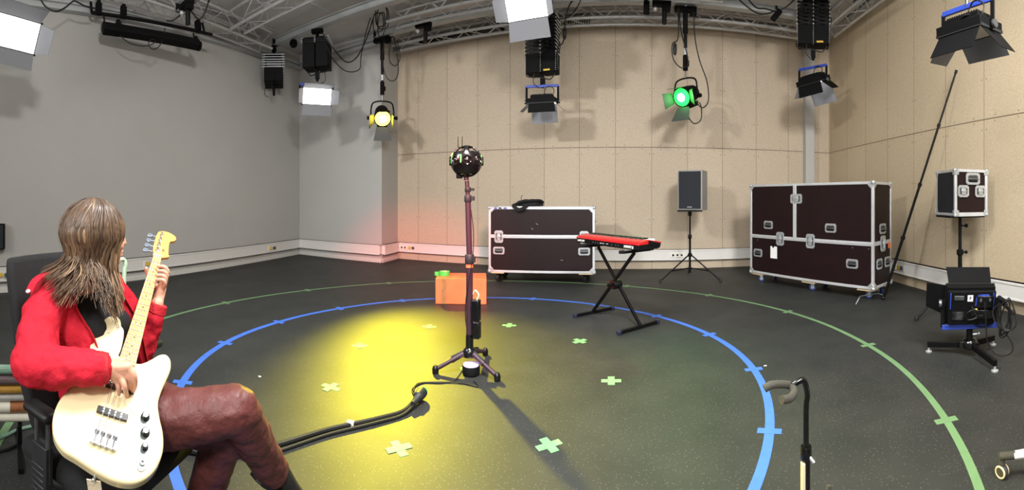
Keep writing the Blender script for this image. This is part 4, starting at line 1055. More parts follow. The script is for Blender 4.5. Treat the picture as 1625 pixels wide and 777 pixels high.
# coil of cable hung on the panel's right side
cs = P(1592, 497, 3.1); t = thing('cable_coil', 'coil of black cable hanging on the right side of the floor panel light', 'cable', cs)
random.seed(11)
rt = V((cos(ph(1590)), -sin(ph(1590)), 0))
for k in range(6):
    w_, h_, o_ = random.uniform(.035, .07), random.uniform(.09, .14), random.uniform(-.02, .02)
    pts = [rt*(w_*cos(a)+o_)+V((0, .02*sin(2*a+k)+.01*k-.03, h_*sin(a)-.02*k*.5)) for a in [i*pi/6 for i in range(12)]]
    MB().tube(catmull(pts, 4, True), .0055, 6, closed=True).build('loop', M['rubber'], t)
MB().lathe([(.012, -.04), (.02, -.03), (.02, .03), (.012, .04)], rt*-.01+V((0, 0, .1)), frame_z(rt+V((0, 0, -.8))), 12).build('plug', M['blackm'], t)
q = [P(x, y, r)-cs for x, y, r in ((1590, 520, 3.1), (1606, 545, 3.1), (1604, 560, 3.1), (1585, 563, 3.1), (1568, 545, 3.12), (1564, 500, 3.1), (1563, 480, 3.1))]
MB().tube(catmull(q, 6), .005, 6).build('trailing_cable', M['rubber'], t)

# ================================================================= GUITAR STAND (foreground)
gb = P(1279, 700, 1.44); gx, gy = gb.x, gb.y
t = thing('guitar_stand', 'black guitar stand with an empty padded neck yoke in the right foreground', 'stand', (gx, gy, .0015))
q = lambda x, y, r: P(x, y, r)-V((gx, gy, 0))
top = q(1281, 612, 1.44)
MB().tube(catmull([(0, 0, .30), (0, 0, .5), top+V((0, 0, -.03)), q(1276, 605, 1.43), q(1268, 605, 1.42), q(1258, 611, 1.41)], 6), .0105, 12).build('upper_tube', M['blackg'], t)
MB().tube(catmull([q(1213, 617, 1.36), q(1225, 611, 1.37), q(1243, 610, 1.40), q(1256, 613, 1.42), q(1260, 623, 1.36), q(1254, 632, 1.31), q(1240, 635, 1.28)], 6), .013, 12).build('neck_yoke', M['foam'], t)
mb = MB(); mb.lathe([(.018, .33), (.02, .335), (.02, .37), (.018, .375)], (0, 0, 0)); mb.build('clamp_collar', M['blackg'], t)
MB().tube([(0, 0, .353), q(1292, 735, 1.42)], .006, 8).build('thumb_screw', M['steel'], t)
MB().cyl((0, 0, .12), (0, 0, .335), .015).build('lower_tube', M['blackg'], t)
MB().box((-.014, -.006, .24), (.012, .02, .17)).build('sticker', M['strap'], t, bev=.003)
for a in (20, 140, 260):
    dv = V((cos(radians(a)), sin(radians(a)), 0))
    lg = MB().tube(catmull([V((0, 0, .16)), dv*.08+V((0, 0, .14)), dv*.26+V((0, 0, .014))], 5), .0105, 8).build('leg', M['blackg'], t)
    MB().ball(dv*.265+V((0, 0, .014)), .014, n=10).build('rubber_tip', M['rubber'], lg)
MB().tube(catmull([(-.13, .08, .15), (-.11, .07, .12), (0, .03, .115), (.11, .07, .12), (.13, .08, .15)], 5), .011, 8).build('body_cradle', M['foam'], t)

# ================================================================= STOOL BASE AT RIGHT EDGE
ct = F(1592, 757); tg = V((cos(ph(1592)), -sin(ph(1592)), 0)); bc = ct+tg*.33
t = thing('office_chair', 'castered chair base with white leg just inside the right edge', 'chair', (bc.x, bc.y, 0))
a0 = atan2(-tg.y, -tg.x)
for k in range(5):
    a = a0+2*pi*k/5; dv = V((cos(a), sin(a), 0)); s_ = V((-dv.y, dv.x, 0))
    MB().tube([dv*.03+V((0, 0, .13)), dv*.28+V((0, 0, .098))], None, 12, radii=[.028, .02], ell=(.8, 1.1)).build('leg', M['white'], t)
    c_ = MB(); c_.tube([dv*.275+V((0, 0, .099)), dv*.345+V((0, 0, .093))], .017, 10); c_.cyl(dv*.335+V((0, 0, .1)), dv*.335+V((0, 0, .045)), .014)
    cc = c_.build('caster_fork', M['foam'], t, bev=.002)
    sw = (s_*.8+dv*.6).normalized()
    MB().lathe([(.01, -.016), (.024, -.016), (.028, -.01), (.028, .01), (.024, .016), (.01, .016)], dv*.335+V((0, 0, .029)), frame_z(sw), 20).build('wheel', M['foam'], cc)
    Rw = frame_z(sw); MB().tube([dv*.335+V((0, 0, .029))+Rw @ V((.0235*cos(q_), .0235*sin(q_), k_)) for k_ in (.014,) for q_ in [i_*pi/12 for i_ in range(24)]], .0045, 8, closed=True).tube([dv*.335+V((0, 0, .029))+Rw @ V((.0235*cos(q_), .0235*sin(q_), -.014)) for q_ in [i_*pi/12 for i_ in range(24)]], .0045, 8, closed=True).build('wheel_rim', M['strap'], cc)
MB().cyl((0, 0, .1), (0, 0, .22), .03).build('gas_lift', M['black'], t)

# ================================================================= ROLLS OF GEL AT LEFT, WALL BOX, CROOK
rolls = [(586, 'gelgreen', 'clear greenish roll, topmost of the rolls at the left edge', .023), (602, 'geldark', 'mauve roll second from the top at the left edge', .024), (617, 'gelgold', 'gold roll in the middle of the rolls at the left edge', .0205),
         (630, 'gelsilver', 'silver-grey roll under the gold one at the left edge', .018), (645, 'gelbrown', 'copper roll with a white sleeve at the left edge', .026), (661, 'gelwhite', 'thick white roll at the bottom of the rolls at the left edge', .0215)]
rk = thing('roll_rack', 'low dark rack that the gel rolls lie on at the left edge', 'rack', (0, 0, 0), 0)
c_ = P(12, 625, 2.0); tg = V((cos(ph(12)), -sin(ph(12)), 0)); ou = V((sin(ph(12)), cos(ph(12)), 0))
rk.location = (c_.x, c_.y, 0)
zs = []
for i, (y, m, lab, r) in enumerate(rolls):
    rr = 2.02+.035*i*0
    p = P(6, y, 2.0); zs.append((p.z, r))
    t = thing('gel_roll', lab, 'roll', p, atan2(tg.y, tg.x), 'rolls of lighting gel')
    t.rotation_euler = (0, 0, atan2(tg.y, tg.x))
    MB().lathe([(.012, -.55), (r, -.55), (r, .155), (.012, .155), (.012, .15)], (0, 0, 0), frame_z((1, 0, 0)), 24).build('film', M[m], t)
    if m == 'gelbrown': MB().lathe([(r*1.005, -.12), (r*1.015, -.12), (r*1.015, .03), (r*1.005, .03)], (0, 0, 0), frame_z((1, 0, 0)), 24).build('paper_sleeve', M['gelwhite'], t)
for s in (-.45, .06):
    mb = MB(); b_ = tg*s
    mb.bar(b_+ou*.055+V((0, 0, 0)), b_+ou*.055+V((0, 0, zs[0][0]+.06)), .025, .02)
    z, r = zs[-1]; mb.bar(b_+ou*.055+V((0, 0, z-r-.012)), b_-ou*.035+V((0, 0, z-r-.012)), .012, .012)
    mb.bar(b_+ou*.2+V((0, 0, .012)), b_-ou*.14+V((0, 0, .012)), .025, .022)
    mb.build('rack_upright', M['black'], rk)
wp = on_wall(CL0, CL, 0); t = thing('wall_speaker', 'black box mounted on the white wall at the left edge', 'speaker', (wp.x+nL.x*.075, wp.y+nL.y*.075, HC+(HY-375)/KF*5.4), atan2(nL.x, -nL.y))
MB().box((0, 0, 0), (.14, .14, .33)).build('cabinet', M['blackm'], t, bev=.008)
MB().box((0, -.072, 0), (.12, .008, .30)).build('grille', M['grill'], t)
crk = P(197, 445, 2.3); 
t = thing('crook_stand', 'pale green crook-topped tube showing just behind the seated person', 'stand', (crk.x, crk.y, 0))
q = lambda x, y, r: P(x, y, r)-V((crk.x, crk.y, 0))
MB().tube(catmull([(0, 0, .05), (0, 0, .5), q(197, 440, 2.3), q(199, 420, 2.3), q(197, 412.5, 2.3), q(191, 411.5, 2.28), q(184, 416, 2.25)], 6), .012, 12).build('tube', M['crook'], t)
MB().lathe([(.14, .0), (.14, .012), (.03, .03), (.016, .06)], n=28).build('base_plate', M['darkgrey'], t)
cable('floor_cable', 'dark cables lying on the floor left of the office chair', 'cable', floor_path([(-20, 722), (10, 716), (40, 704), (70, 700), (100, 708)], .01), .008)
cable('floor_cable', 'green-sheathed cable coming out under the gel rolls', 'cable', floor_path([(-20, 706), (8, 694), (30, 684), (60, 676)], .01), .009, 'gelgreen')
# ================================================================= PERSON, BASS, CHAIR
Fd = V((.88, .47, 0)).normalized(); Ld = V((-Fd.y, Fd.x, 0)); UP = V((0, 0, 1))
seatc = V((-1.43, .455, 0))
# ---- office chair
t = thing('office_chair', 'black high-backed office chair the person in the red jacket sits on', 'chair', seatc, atan2(Ld.y, Ld.x))
def CW(l, f, z): return V((l, -f, z))         # chair local: x = sitter's left, -y = forward
def slab(rings_c, name, m, par, bev=.02):
    mb = MB(); mb.loft(rings_c); o = mb.build(name, m, par, bev=bev, seg=3); return o
rings = []
for z, hw, f0, th in ((.335, .165, -.15, .05), (.40, .185, -.185, .06), (.55, .205, -.225, .065), (.75, .215, -.265, .06), (.93, .215, -.315, .05), (1.0, .205, -.34, .04)):
    r = []
    for l, ff in ((-1, .035), (-.5, .008), (0, 0), (.5, .008), (1, .035)): r.append(CW(l*hw, f0+ff, z))
    for l, ff in ((1, .035), (.5, .008), (0, 0), (-.5, .008), (-1, .035)): r.append(CW(l*hw, f0+ff-th, z))
    rings.append(r)
slab(rings, 'backrest', M['fabric'], t)
mb = MB(); mb.box(CW(0, .02, .337), (.46, .46, .07)); mb.build('seat', M['fabric'], t, bev=.03, seg=3)
mb = MB(); mb.box(CW(0, .0, .278), (.26, .3, .05)); mb.box(CW(0, -.17, .28), (.1, .16, .035)); mb.build('mechanism', M['blackm'], t, bev=.008)
mb = MB(); mb.loft([[CW(l, f, z) for l, f in ((-.055, -.27), (.055, -.27), (.055, -.31), (-.055, -.31))] for z in (.30, .36, .46, .52)])
mb.build('back_bracket', M['darkgrey'], t, bev=.01)
# ribbed cover of the arm post on the sitter's right, and the arm pads
for s, lab in ((-1, 'R'), (1, 'L')):
    x = s*.265; zr = .52 if s < 0 else .60
    mb = MB(); mb.box((x, .02, .36), (.03, .075, .17)); [mb.box((x+s*.017, .02, .30+.02*i), (.006, .06, .006)) for i in range(5)]; ap = mb.build('arm_post', M['darkgrey'], t, bev=.008)
    MB().tube([(x, -.01, .33), (x, -.01, zr)], .008, 8).tube([(x, .05, .33), (x, .05, zr)], .008, 8).build('guide_rod', M['steeld'], ap)
    MB().box((x*.88 if s > 0 else x, (.03 if s < 0 else .02), .545 if s < 0 else .655), (.06 if s < 0 else .07, .13 if s < 0 else .18, .03)).build('arm_pad', M['rubber'], t, bev=.013, seg=3)
MB().cyl((0, 0, .08), (0, 0, .26), .028).build('gas_lift', M['black'], t)
for k in range(5):
    a = .5+2*pi*k/5; dv = V((cos(a), sin(a), 0))
    lg = MB().tube([dv*.03+V((0, 0, .1)), dv*.29+V((0, 0, .07))], None, 10, radii=[.032, .02]).build('leg', M['black'], t)
    MB().lathe([(.012, -.022), (.027, -.022), (.03, -.01), (.03, .01), (.027, .022), (.012, .022)], dv*.295+V((0, 0, .031)), frame_z((-dv.y, dv.x, 0)), 18).build('caster', M['rubber'], lg)

# ---- bass guitar
br, nut = P(168, 692, 1.13), P(250, 408, 1.78)
bv = (nut-br); S = bv.length/.864; bv.normalize()
a_ = ph(200); right = V((cos(a_), -sin(a_), 0)); right.z = -.12
bu = (right-bv*right.dot(bv)).normalized(); bw = bu.cross(bv)
O = br-bv*(.095*S)
t = thing('bass_guitar', 'cream four-string electric bass with maple neck held by the seated person', 'bass guitar', O)
BR = Matrix((bu, bv, bw)).transposed(); t.rotation_euler = BR.to_euler()
def mm(pts): return [(x*S/1000, y*S/1000) for x, y in pts]
def sm(pts, k=5): return [(p.x, p.y) for p in catmull([(x, y, 0) for x, y in mm(pts)], k, True)]
k3 = S/1000
body_pts = [(-60, 6), (0, -6), (60, -12), (115, 0), (156, 38), (174, 95), (168, 150), (148, 200), (134, 245), (136, 290), (146, 340), (154, 385), (148, 422), (128, 440), (104, 432), (82, 408), (60, 386), (38, 374),
            (0, 374), (-36, 385), (-42, 415), (-50, 455), (-58, 505), (-76, 548), (-102, 556), (-128, 534), (-148, 480), (-154, 425), (-143, 370), (-134, 320), (-141, 265), (-160, 205), (-175, 150), (-172, 95), (-150, 45), (-110, 15)]
MB().prism(sm(body_pts), -44*k3, 0).build('body', M['cream'], t, bev=10*k3, seg=4, autos=60)
guard = [(-44, 470), (-56, 500), (-88, 510), (-108, 470), (-108, 420), (-98, 360), (-84, 320), (-50, 280), (0, 238), (44, 206), (76, 190), (96, 222), (112, 250), (116, 292), (130, 340), (144, 388), (136, 418), (112, 414), (88, 392), (62, 370), (40, 352), (0, 350), (-38, 356), (-38, 410)]
def inset(pts, d):
    n = len(pts); out = []
    for i in range(n):
        a, b, c = V(pts[i-1]), V(pts[i]), V(pts[(i+1) % n]); tt = (c-a).normalized(); out.append((b.x-tt.y*d, b.y+tt.x*d))
    return out
MB().prism(sm(guard), .0001, 1.4*k3).build('pickguard_edge', M['seamd'], t, smooth=False)
gd = MB().prism(sm(inset(guard, -2.6)), .0002, 2.6*k3).build('pickguard', M['guard'], t)
gd2 = None
mb = MB(); [mb.lathe([(3.4*k3, 2.5*k3), (2.6*k3, 3.6*k3)], (x*k3, y*k3, 0), None, 8) for x, y in ((-98, 462), (-70, 480), (-100, 380), (-78, 318), (10, 238), (118, 296), (132, 350), (134, 404), (96, 388))]
mb.build('guard_screw', M['steel'], gd)
plate_ = [(80, 196), (96, 222), (118, 212), (134, 150), (142, 90), (136, 46), (122, 30), (108, 42), (100, 90), (90, 146)]
cp = MB().prism(sm(plate_), .0001, 3*k3).build('control_plate', M['plate'], t)
for x, y, r in ((102, 186, 13), (112, 138, 13), (119, 96, 10)):
    kb = MB(); n_ = 20
    kb.lathe([(r*1.08*k3, 3*k3), (r*1.08*k3, 6*k3), (r*.95*k3, 7*k3), (r*.88*k3, 18*k3), (r*.7*k3, 20*k3)], (x*k3, y*k3, 0), None, n_)
    kb.build('control_knob', M['blackg'], cp)
MB().lathe([(8*k3, 3*k3), (8*k3, 7*k3), (4.5*k3, 7.5*k3), (4*k3, 2*k3)], (122*k3, 54*k3, 0), None, 16).build('jack_socket', M['steel'], cp)
for y, w_ in ((165, 94), (258, 90)):
    pk = MB().prism(sm([(-w_/2-2, y-7), (-w_/2+6, y-11), (w_/2-6, y-11), (w_/2+2, y-7), (w_/2+2, y+7), (w_/2-6, y+11), (-w_/2+6, y+11), (-w_/2-2, y+7)], 3), .0002, 11*k3).build('pickup', M['blackg'], t, bev=2*k3)
    mb = MB(); [mb.lathe([(3*k3, 11*k3), (3*k3, 12.6*k3)], (u_*k3, (y+dy)*k3, 0), None, 10) for u_ in (-28.5, -9.5, 9.5, 28.5) for dy in (-4.5, 4.5)]; mb.build('pole_piece', M['steel'], pk)
mb = MB(); mb.box((0, 88*k3, 1.5*k3), (82*k3, 56*k3, 3*k3)); mb.box((0, 62*k3, 7*k3), (82*k3, 4*k3, 13*k3)); bp = mb.build('bridge', M['steel'], t, bev=k3)
for u_ in (-28.5, -9.5, 9.5, 28.5):
    mb = MB(); mb.tube([((u_-7.5)*k3, 98*k3, 8*k3), ((u_+7.5)*k3, 98*k3, 8*k3)], 4.5*k3, 10); mb.tube([(u_*k3, 62*k3, 8*k3), (u_*k3, 96*k3, 8*k3)], 2.4*k3, 6); mb.lathe([(4*k3, 0), (4*k3, 5*k3)], (u_*k3, 55*k3, 7*k3), frame_z((0, 1, 0)), 8)
    mb.build('saddle', M['chrome'], bp)
# neck with rounded back
def neck_ring(v, hw, th, z0):
    r = [V((-hw, v, z0)), V((hw, v, z0))]
    for i in range(1, 8):
        a = pi*i/8; r.append(V((hw*cos(a), v, z0-5*k3-th*sin(a)**.8)))
    return [p if j < 2 else p for j, p in enumerate(r)]
nr = [neck_ring(v*k3, hw*k3, th*k3, 9*k3) for v, hw, th in ((352, 31, 18), (372, 30.5, 17.5), (600, 26, 17), (900, 20.5, 15.5), (962, 19.5, 14))]
neck = MB().loft(nr).build('neck', M['maple'], t, autos=50)
mb = MB()
for i in range(1, 21):
    v_ = 959-864*(1-2**(-i/12)); hw = 19.5+(31-19.5)*(959-v_)/607
    mb.box((0, v_*k3, 9.4*k3), (2*hw*k3*.98, 2.2*k3, 1.6*k3))
mb.build('fret', M['steeld'], neck)
mb = MB()
for i in (3, 5, 7, 9, 12, 15, 17, 19):
    va = 959-864*(1-2**(-i/12)); vb = 959-864*(1-2**(-(i-1)/12)); c_ = (va+vb)/2
    for u_ in ((0,) if i != 12 else (-9, 9)): mb.lathe([(3.2*k3, 8.9*k3), (3.2*k3, 9.25*k3)], (u_*k3, c_*k3, 0), None, 12)
mb.build('position_dot', M['black'], neck)
MB().box((0, 960*k3, 10*k3), (40*k3, 4*k3, 6*k3)).build('nut', M['white'], neck)
head_pts = [(20, 958), (32, 964), (49, 973), (52, 985), (46, 1000), (41, 1040), (38, 1076), (42, 1096), (58, 1106), (66, 1124), (58, 1146), (34, 1163), (4, 1170), (-24, 1160), (-34, 1140), (-36, 1080), (-33, 1020), (-26, 985), (-20, 958)]
hd = MB().prism(sm(head_pts, 4), -11*k3, 4*k3).build('headstock', M['maple'], t, bev=2*k3)
for v_ in (1006, 1047, 1088, 1129):
    tn = MB(); tn.lathe([(9*k3, 4*k3), (9*k3, 6*k3), (5.5*k3, 7*k3), (5.5*k3, 18*k3), (7*k3, 20*k3)], (-10*k3, v_*k3, 0), None, 12); tn = tn.build('tuner_post', M['chrome'], hd)
    mb = MB(); mb.tube([(-30*k3, v_*k3, -12*k3), (-52*k3, v_*k3, -12*k3)], 3.5*k3, 8)
    mb.prism(sm([(-52, v_-4), (-60, v_-13), (-76, v_-14), (-80, v_), (-76, v_+14), (-60, v_+13), (-52, v_+4)], 2), -15*k3, -9*k3); mb.box((-14*k3, v_*k3, -13*k3), (26*k3, 26*k3, 6*k3))
    mb.build('tuner_key', M['nickel'], hd, bev=k3)
MB().lathe([(7*k3, 4*k3), (6*k3, 9*k3)], (18*k3, 1010*k3, 0), None, 12).build('string_tree', M['chrome'], hd)
mb = MB()
for i, u_ in enumerate((-28.5, -9.5, 9.5, 28.5)):
    un = u_*.5; r = (1.2, .95, .75, .6)[i]*1.1*k3
    mb.tube([(u_*k3, 60*k3, 10*k3), (u_*k3, 98*k3, 13*k3), (un*k3, 960*k3, 14*k3), (-10*k3+ .004*k3, (1006, 1047, 1088, 1129)[i]*k3, 13*k3)], r, 6)
mb.build('strings', M['steel'], t)
for x, y, z in ((0, -8, -22), (-100, 530, -22)):
    MB().lathe([(4*k3, 0), (4*k3, 8*k3), (8*k3, 12*k3), (7*k3, 16*k3)], (x*k3, y*k3, z*k3), frame_z((0, -1, 0) if y < 0 else (0, 1, 0)), 12).build('strap_button', M['chrome'], t)
s0 = O+bw*(-22*k3)+bv*(-8*k3)
mb = MB(); pts = [s0+bv*-.012, s0+V((.005, .0, -.05)), s0+V((.012, .006, -.14)), s0+V((.01, .01, -.26)), s0+V((-.03, .03, -.33)), s0+V((-.1, .07, -.34))]
rr = []
vd = V((-sin(a_), -cos(a_), 0)).normalized()
for p in catmull(pts, 5): rr.append([p-right*.018, p+right*.018, p+right*.018+vd*-.003, p-right*.018+vd*-.003])
mb.loft(rr); sp_ = mb.build('strap', M['strap'], t, world=True)

# ---- body helpers
def limb(mb, pts, rad, n=14, k=5):
    q = catmull(pts, k); N = len(pts)-1
    rr = []
    for i in range(len(q)):
        x = i/k; j = min(int(x), N-1); f = x-j; rr.append(rad[j]+(rad[min(j+1, N)]-rad[j])*f)
    mb.tube(q, None, n, radii=rr); mb.ball(q[0], rr[0]*.99, n=n); mb.ball(q[-1], rr[-1]*.99, n=n)
    return mb
def ring(c, hw, dp, n=28, a0=0, a1=2*pi, fb=1.0, tilt=0):
    out = []
    for i in range(n):
        a = a0+(a1-a0)*i/(n if abs(a1-a0-2*pi) < 1e-6 else n-1)
        e = 2.4; ca, sa = cos(a), sin(a)
        x = math.copysign(abs(ca)**(2/e), ca)*dp; y = math.copysign(abs(sa)**(2/e), sa)*hw
        out.append(V(c)+Fd*x+Ld*y+UP*(tilt*x))
    return out
def remesh(o, vox, smooth=4, fac=.5):
    m = o.modifiers.new('remesh', 'REMESH'); m.mode = 'VOXEL'; m.voxel_size = vox; m.use_smooth_shade = True
    s = o.modifiers.new('smooth', 'SMOOTH'); s.iterations = smooth; s.factor = fac
def wrinkle(o, strength, size, name):
    tx = bpy.data.textures.new(name, 'CLOUDS'); tx.noise_scale = size; tx.noise_depth = 2
    d = o.modifiers.new('wrinkle', 'DISPLACE'); d.texture = tx; d.strength = strength; d.mid_level = .5; d.texture_coords = 'LOCAL'
pel, wai, che, sho, nek = V((-1.405, .475, .475)), V((-1.435, .452, .60)), V((-1.49, .42, .755)), V((-1.53, .395, .875)), V((-1.52, .395, .955))
shR, shL = V((-1.452, .252, .882)), V((-1.61, .54, .885))
elR, elL = P(50, 580, 1.255), V((-1.50, .625, .655))
wrR = P(174, 583, 1.222)
hipR, hipL = V((-1.335, .41, .485)), V((-1.44, .555, .485))
knR, knL = V((-1.07, .772, .563)), V((-1.17, .80, .45))
anR, anL = P(432, 745, 1.53), V((-1.31, .79, .11))
NK = O+bv*((95+864*.835)*k3)                 # neck point where the left hand frets
def HL(u, v, w): return NK+bu*u+bv*v+bw*w
wrL = HL(.045, -.075, -.055)
hc = P(156, 375, 1.5); hf = V((-.07, .99, 0)).normalized(); hr = hf.cross(UP); hl = -hr
def HD(f, l, u): return hc+hf*f+hl*l+UP*u
HR = Matrix((hf, hl, UP)).transposed()
mb = MB()
mb.loft([ring(pel+V((0, 0, -.05)), .15, .10), ring(pel, .165, .11), ring(wai, .125, .09), ring(che, .14, .10), ring(sho, .145, .075), ring(sho+V((0, 0, .04)), .09, .06), ring(nek, .052, .055)])
limb(mb, [nek+V((0, 0, -.04)), nek+V((.02, .0, .03)), HD(-.015, 0, -.06)], [.056, .05, .052])
mb.ball(HD(-.012, 0, .01), .094, (1.0, .79, 1.0), HR, 24)
mb.ball(HD(.028, 0, -.052), .066, (.92, .88, 1.0), HR, 20); mb.ball(HD(.06, 0, -.088), .026, (1, 1.1, .9), HR, 12)
limb(mb, [HD(.083, 0, .012), HD(.098, 0, -.012), HD(.101, 0, -.027)], [.0075, .0085, .0105], 10); mb.ball(HD(.09, .009, -.031), .007, n=8); mb.ball(HD(.09, -.009, -.031), .007, n=8)
for s in (-1, 1):
    mb.ball(HD(.062, s*.03, .022), .019, (1, 1.4, .5), HR, 10)                                 # brow
    mb.ball(HD(.058, s*.04, -.03), .024, n=12)                                                 # cheek
    mb.ball(HD(-.002, s*.08, -.012), .022, (.75, .35, 1.25), HR, 10)                           # ear
limb(mb, [HD(.079, .02, -.06), HD(.0905, 0, -.056), HD(.079, -.02, -.06)], [.005, .0075, .005], 8); limb(mb, [HD(.078, .017, -.069), HD(.0885, 0, -.071), HD(.078, -.017, -.069)], [.005, .008, .005], 8)
limb(mb, [shR, elR], [.05, .042]); limb(mb, [elR, elR.lerp(wrR, .35), wrR], [.042, .042, .026])
limb(mb, [shL, elL], [.05, .042]); limb(mb, [elL, elL.lerp(wrL, .35), wrL], [.042, .04, .025])
limb(mb, [hipR, hipR.lerp(knR, .5), knR], [.085, .07, .052]); limb(mb, [knR, knR.lerp(anR, .35), anR], [.05, .05, .034])
limb(mb, [hipL, hipL.lerp(knL, .5), knL], [.085, .07, .052]); limb(mb, [knL, knL.lerp(anL, .35), anL], [.05, .05, .034])
toR = P(489, 776, 1.62); toL = anL+V((.13, .11, -.075))
for a_0, b_0 in ((anR, toR), (anL+V((0, 0, -.02)), toL)):
    d_0 = (b_0-a_0).normalized(); u_0 = (UP-d_0*UP.dot(d_0)).normalized()
    limb(mb, [a_0, a_0.lerp(b_0, .35)-u_0*.012, a_0.lerp(b_0, .7)-u_0*.028], [.03, .024, .015])
# right hand: back of the hand towards the viewer, fingers bent on the strings
def fing(pts, rad): limb(mb, pts, rad, 10, 4)
kR = [P(204, 581, 1.212), P(198, 588, 1.214), P(192, 597, 1.212), P(186, 603, 1.22)]
fing([P(204, 581, 1.212), P(213, 596, 1.205), P(214, 611, 1.222), P(210, 622, 1.245)], [.0105, .0092, .0085, .007])
fing([P(198, 588, 1.214), P(205, 600, 1.215), P(205, 612, 1.235), P(201, 620, 1.256)], [.0105, .0095, .0085, .007])
fing([P(192, 597, 1.212), P(197, 611, 1.2), P(200, 623, 1.215), P(202, 631, 1.24)], [.0105, .009, .008, .007])
fing([P(186, 603, 1.22), P(188, 614, 1.215), P(189, 623, 1.23), P(190, 629, 1.25)], [.009, .008, .007, .006])
fing([P(181, 576, 1.232), P(193, 574, 1.245), P(205, 583, 1.258), P(213, 590, 1.268)], [.0135, .0115, .0095, .0075])
for q, r in zip(kR, (.022, .023, .022, .02)): limb(mb, [wrR, wrR.lerp(q, .5), q], [.022, .019, .013], 10, 4)
# left hand round the neck
vs_ = (.036, .012, -.012, -.034)
for i, v_ in enumerate(vs_):
    kk = HL(.05, v_, -.016); e = (.0, .004, .006, .008)[i]
    fing([kk, HL(.058, v_*1.05, .012), HL(.04+e, v_*1.1+.004, .03), HL(.014+e, v_*1.12+.006, .023)], [.0105, .0095, .0085, .007])
    limb(mb, [wrL, wrL.lerp(kk, .55)+bw*-.006, kk], [.023, .02, .0125], 10, 4)
fing([HL(.03, .0, -.05), HL(.0, .035, -.042), HL(-.024, .045, -.026), HL(-.033, .05, -.006)], [.014, .012, .0105, .008])
person = mb.build('person', M['skin']); remesh(person, .0027, 2, .5)
tag(person, 'seated person in a red jacket and maroon trousers, legs crossed, playing a cream bass', 'person')
for s in (-1, 1):
    ey = MB().ball(HD(.068, s*.031, .006), .0125, n=14).build('eye', M['white'], person)
    MB().ball(HD(.0775, s*.0315, .006), .0055, (.6, 1, 1), HR, 10).build('iris', M['darkgrey'], ey)
# ---- clothes
mb = MB(); mb.loft([ring(pel+V((0, 0, .0)), .172, .12), ring(wai, .14, .108), ring(che, .155, .122), ring(sho+V((0, 0, -.02)), .15, .092), ring(sho+V((0, 0, .012)), .11, .082)])
for s in (-1, 1): mb.ball(che+Fd*.07+Ld*s*.062+V((0, 0, .01)), .062, n=14)
o = mb.build('top', M['top'], person); remesh(o, .008, 6)
mb = MB()
mb.ball(pel+V((0, 0, -.005)), .17, (.75, 1.02, .62), Matrix((Fd, Ld, UP)).transposed(), 20)
limb(mb, [pel.lerp(hipR, .9), hipR.lerp(knR, .35), hipR.lerp(knR, .7), knR+V((0, 0, .004))], [.108, .098, .086, .074], 18); limb(mb, [knR, knR.lerp(anR, .3), knR.lerp(anR, .65), knR.lerp(anR, 1.0)], [.074, .07, .064, .063], 18)
limb(mb, [pel.lerp(hipL, .9), hipL.lerp(knL, .5), knL], [.108, .092, .075], 18); limb(mb, [knL, knL.lerp(anL, .3), knL.lerp(anL, .65), knL.lerp(anL, .95)], [.075, .072, .068, .066], 18)
o = mb.build('trousers', M['trousers'], person); remesh(o, .008, 5); wrinkle(o, .013, .045, 'trouser_folds')
# jacket: open-fronted shell, sleeves, collar
mb = MB()
def jring(c, hw, dp, open_a, th):
    a0, a1 = radians(open_a[0]), 2*pi-radians(open_a[1])
    return ring(c, hw, dp, 36, a0, a1)+ring(c, hw-th, dp-th, 36, a0, a1)[::-1]
mb.loft([jring(pel+V((0, 0, -.03)), .205, .155, (62, 40), .022), jring(pel+V((0, 0, .06)), .195, .15, (58, 38), .022), jring(wai, .175, .14, (52, 34), .022), jring(che, .186, .148, (44, 30), .022),
         jring(sho+V((0, 0, -.02)), .185, .118, (40, 34), .022), jring(sho+V((0, 0, .03)), .14, .10, (42, 40), .022), jring(sho+V((0, 0, .062)), .092, .082, (44, 42), .02)])
limb(mb, [shR+Ld*.035+V((0, 0, .0)), shR.lerp(elR, .3), shR.lerp(elR, .7), elR], [.078, .074, .068, .064], 18)
limb(mb, [elR, elR.lerp(wrR, .3), elR.lerp(wrR, .65), elR.lerp(wrR, .86)], [.064, .063, .056, .05], 18)
limb(mb, [shL-Ld*.035, shL.lerp(elL, .5), elL], [.078, .07, .062], 18); limb(mb, [elL, elL.lerp(wrL, .4), elL.lerp(wrL, .72)], [.062, .056, .05], 18)
# collar and hood lying on the back
cpts = [sho+Fd*(.105*cos(a)-.0)+Ld*(.105*sin(a))+V((0, 0, .052-.03*max(0, cos(a)))) for a in [radians(46+i*(268/12)) for i in range(13)]]
limb(mb, cpts, [.02]*4+[.03, .036, .038, .036, .03]+[.02]*4, 10, 3)
mb.ball(sho-Fd*.115+V((0, 0, -.005)), .085, (.5, 1.15, .7), Matrix((Fd, Ld, UP)).transposed(), 16)
jk = mb.build('jacket', M['jacket'], person); remesh(jk, .007, 5); wrinkle(jk, .02, .05, 'jacket_folds')
for e_, w_ in ((elR, wrR), (elL, wrL)):
    d_ = (w_-e_)
    MB().tube([e_+d_*q for q in (.80, .82, .90, .99, 1.0)], None, 20, radii=[.044, .049, .046, .042, .036]).build('cuff', M['jacketd'], jk)
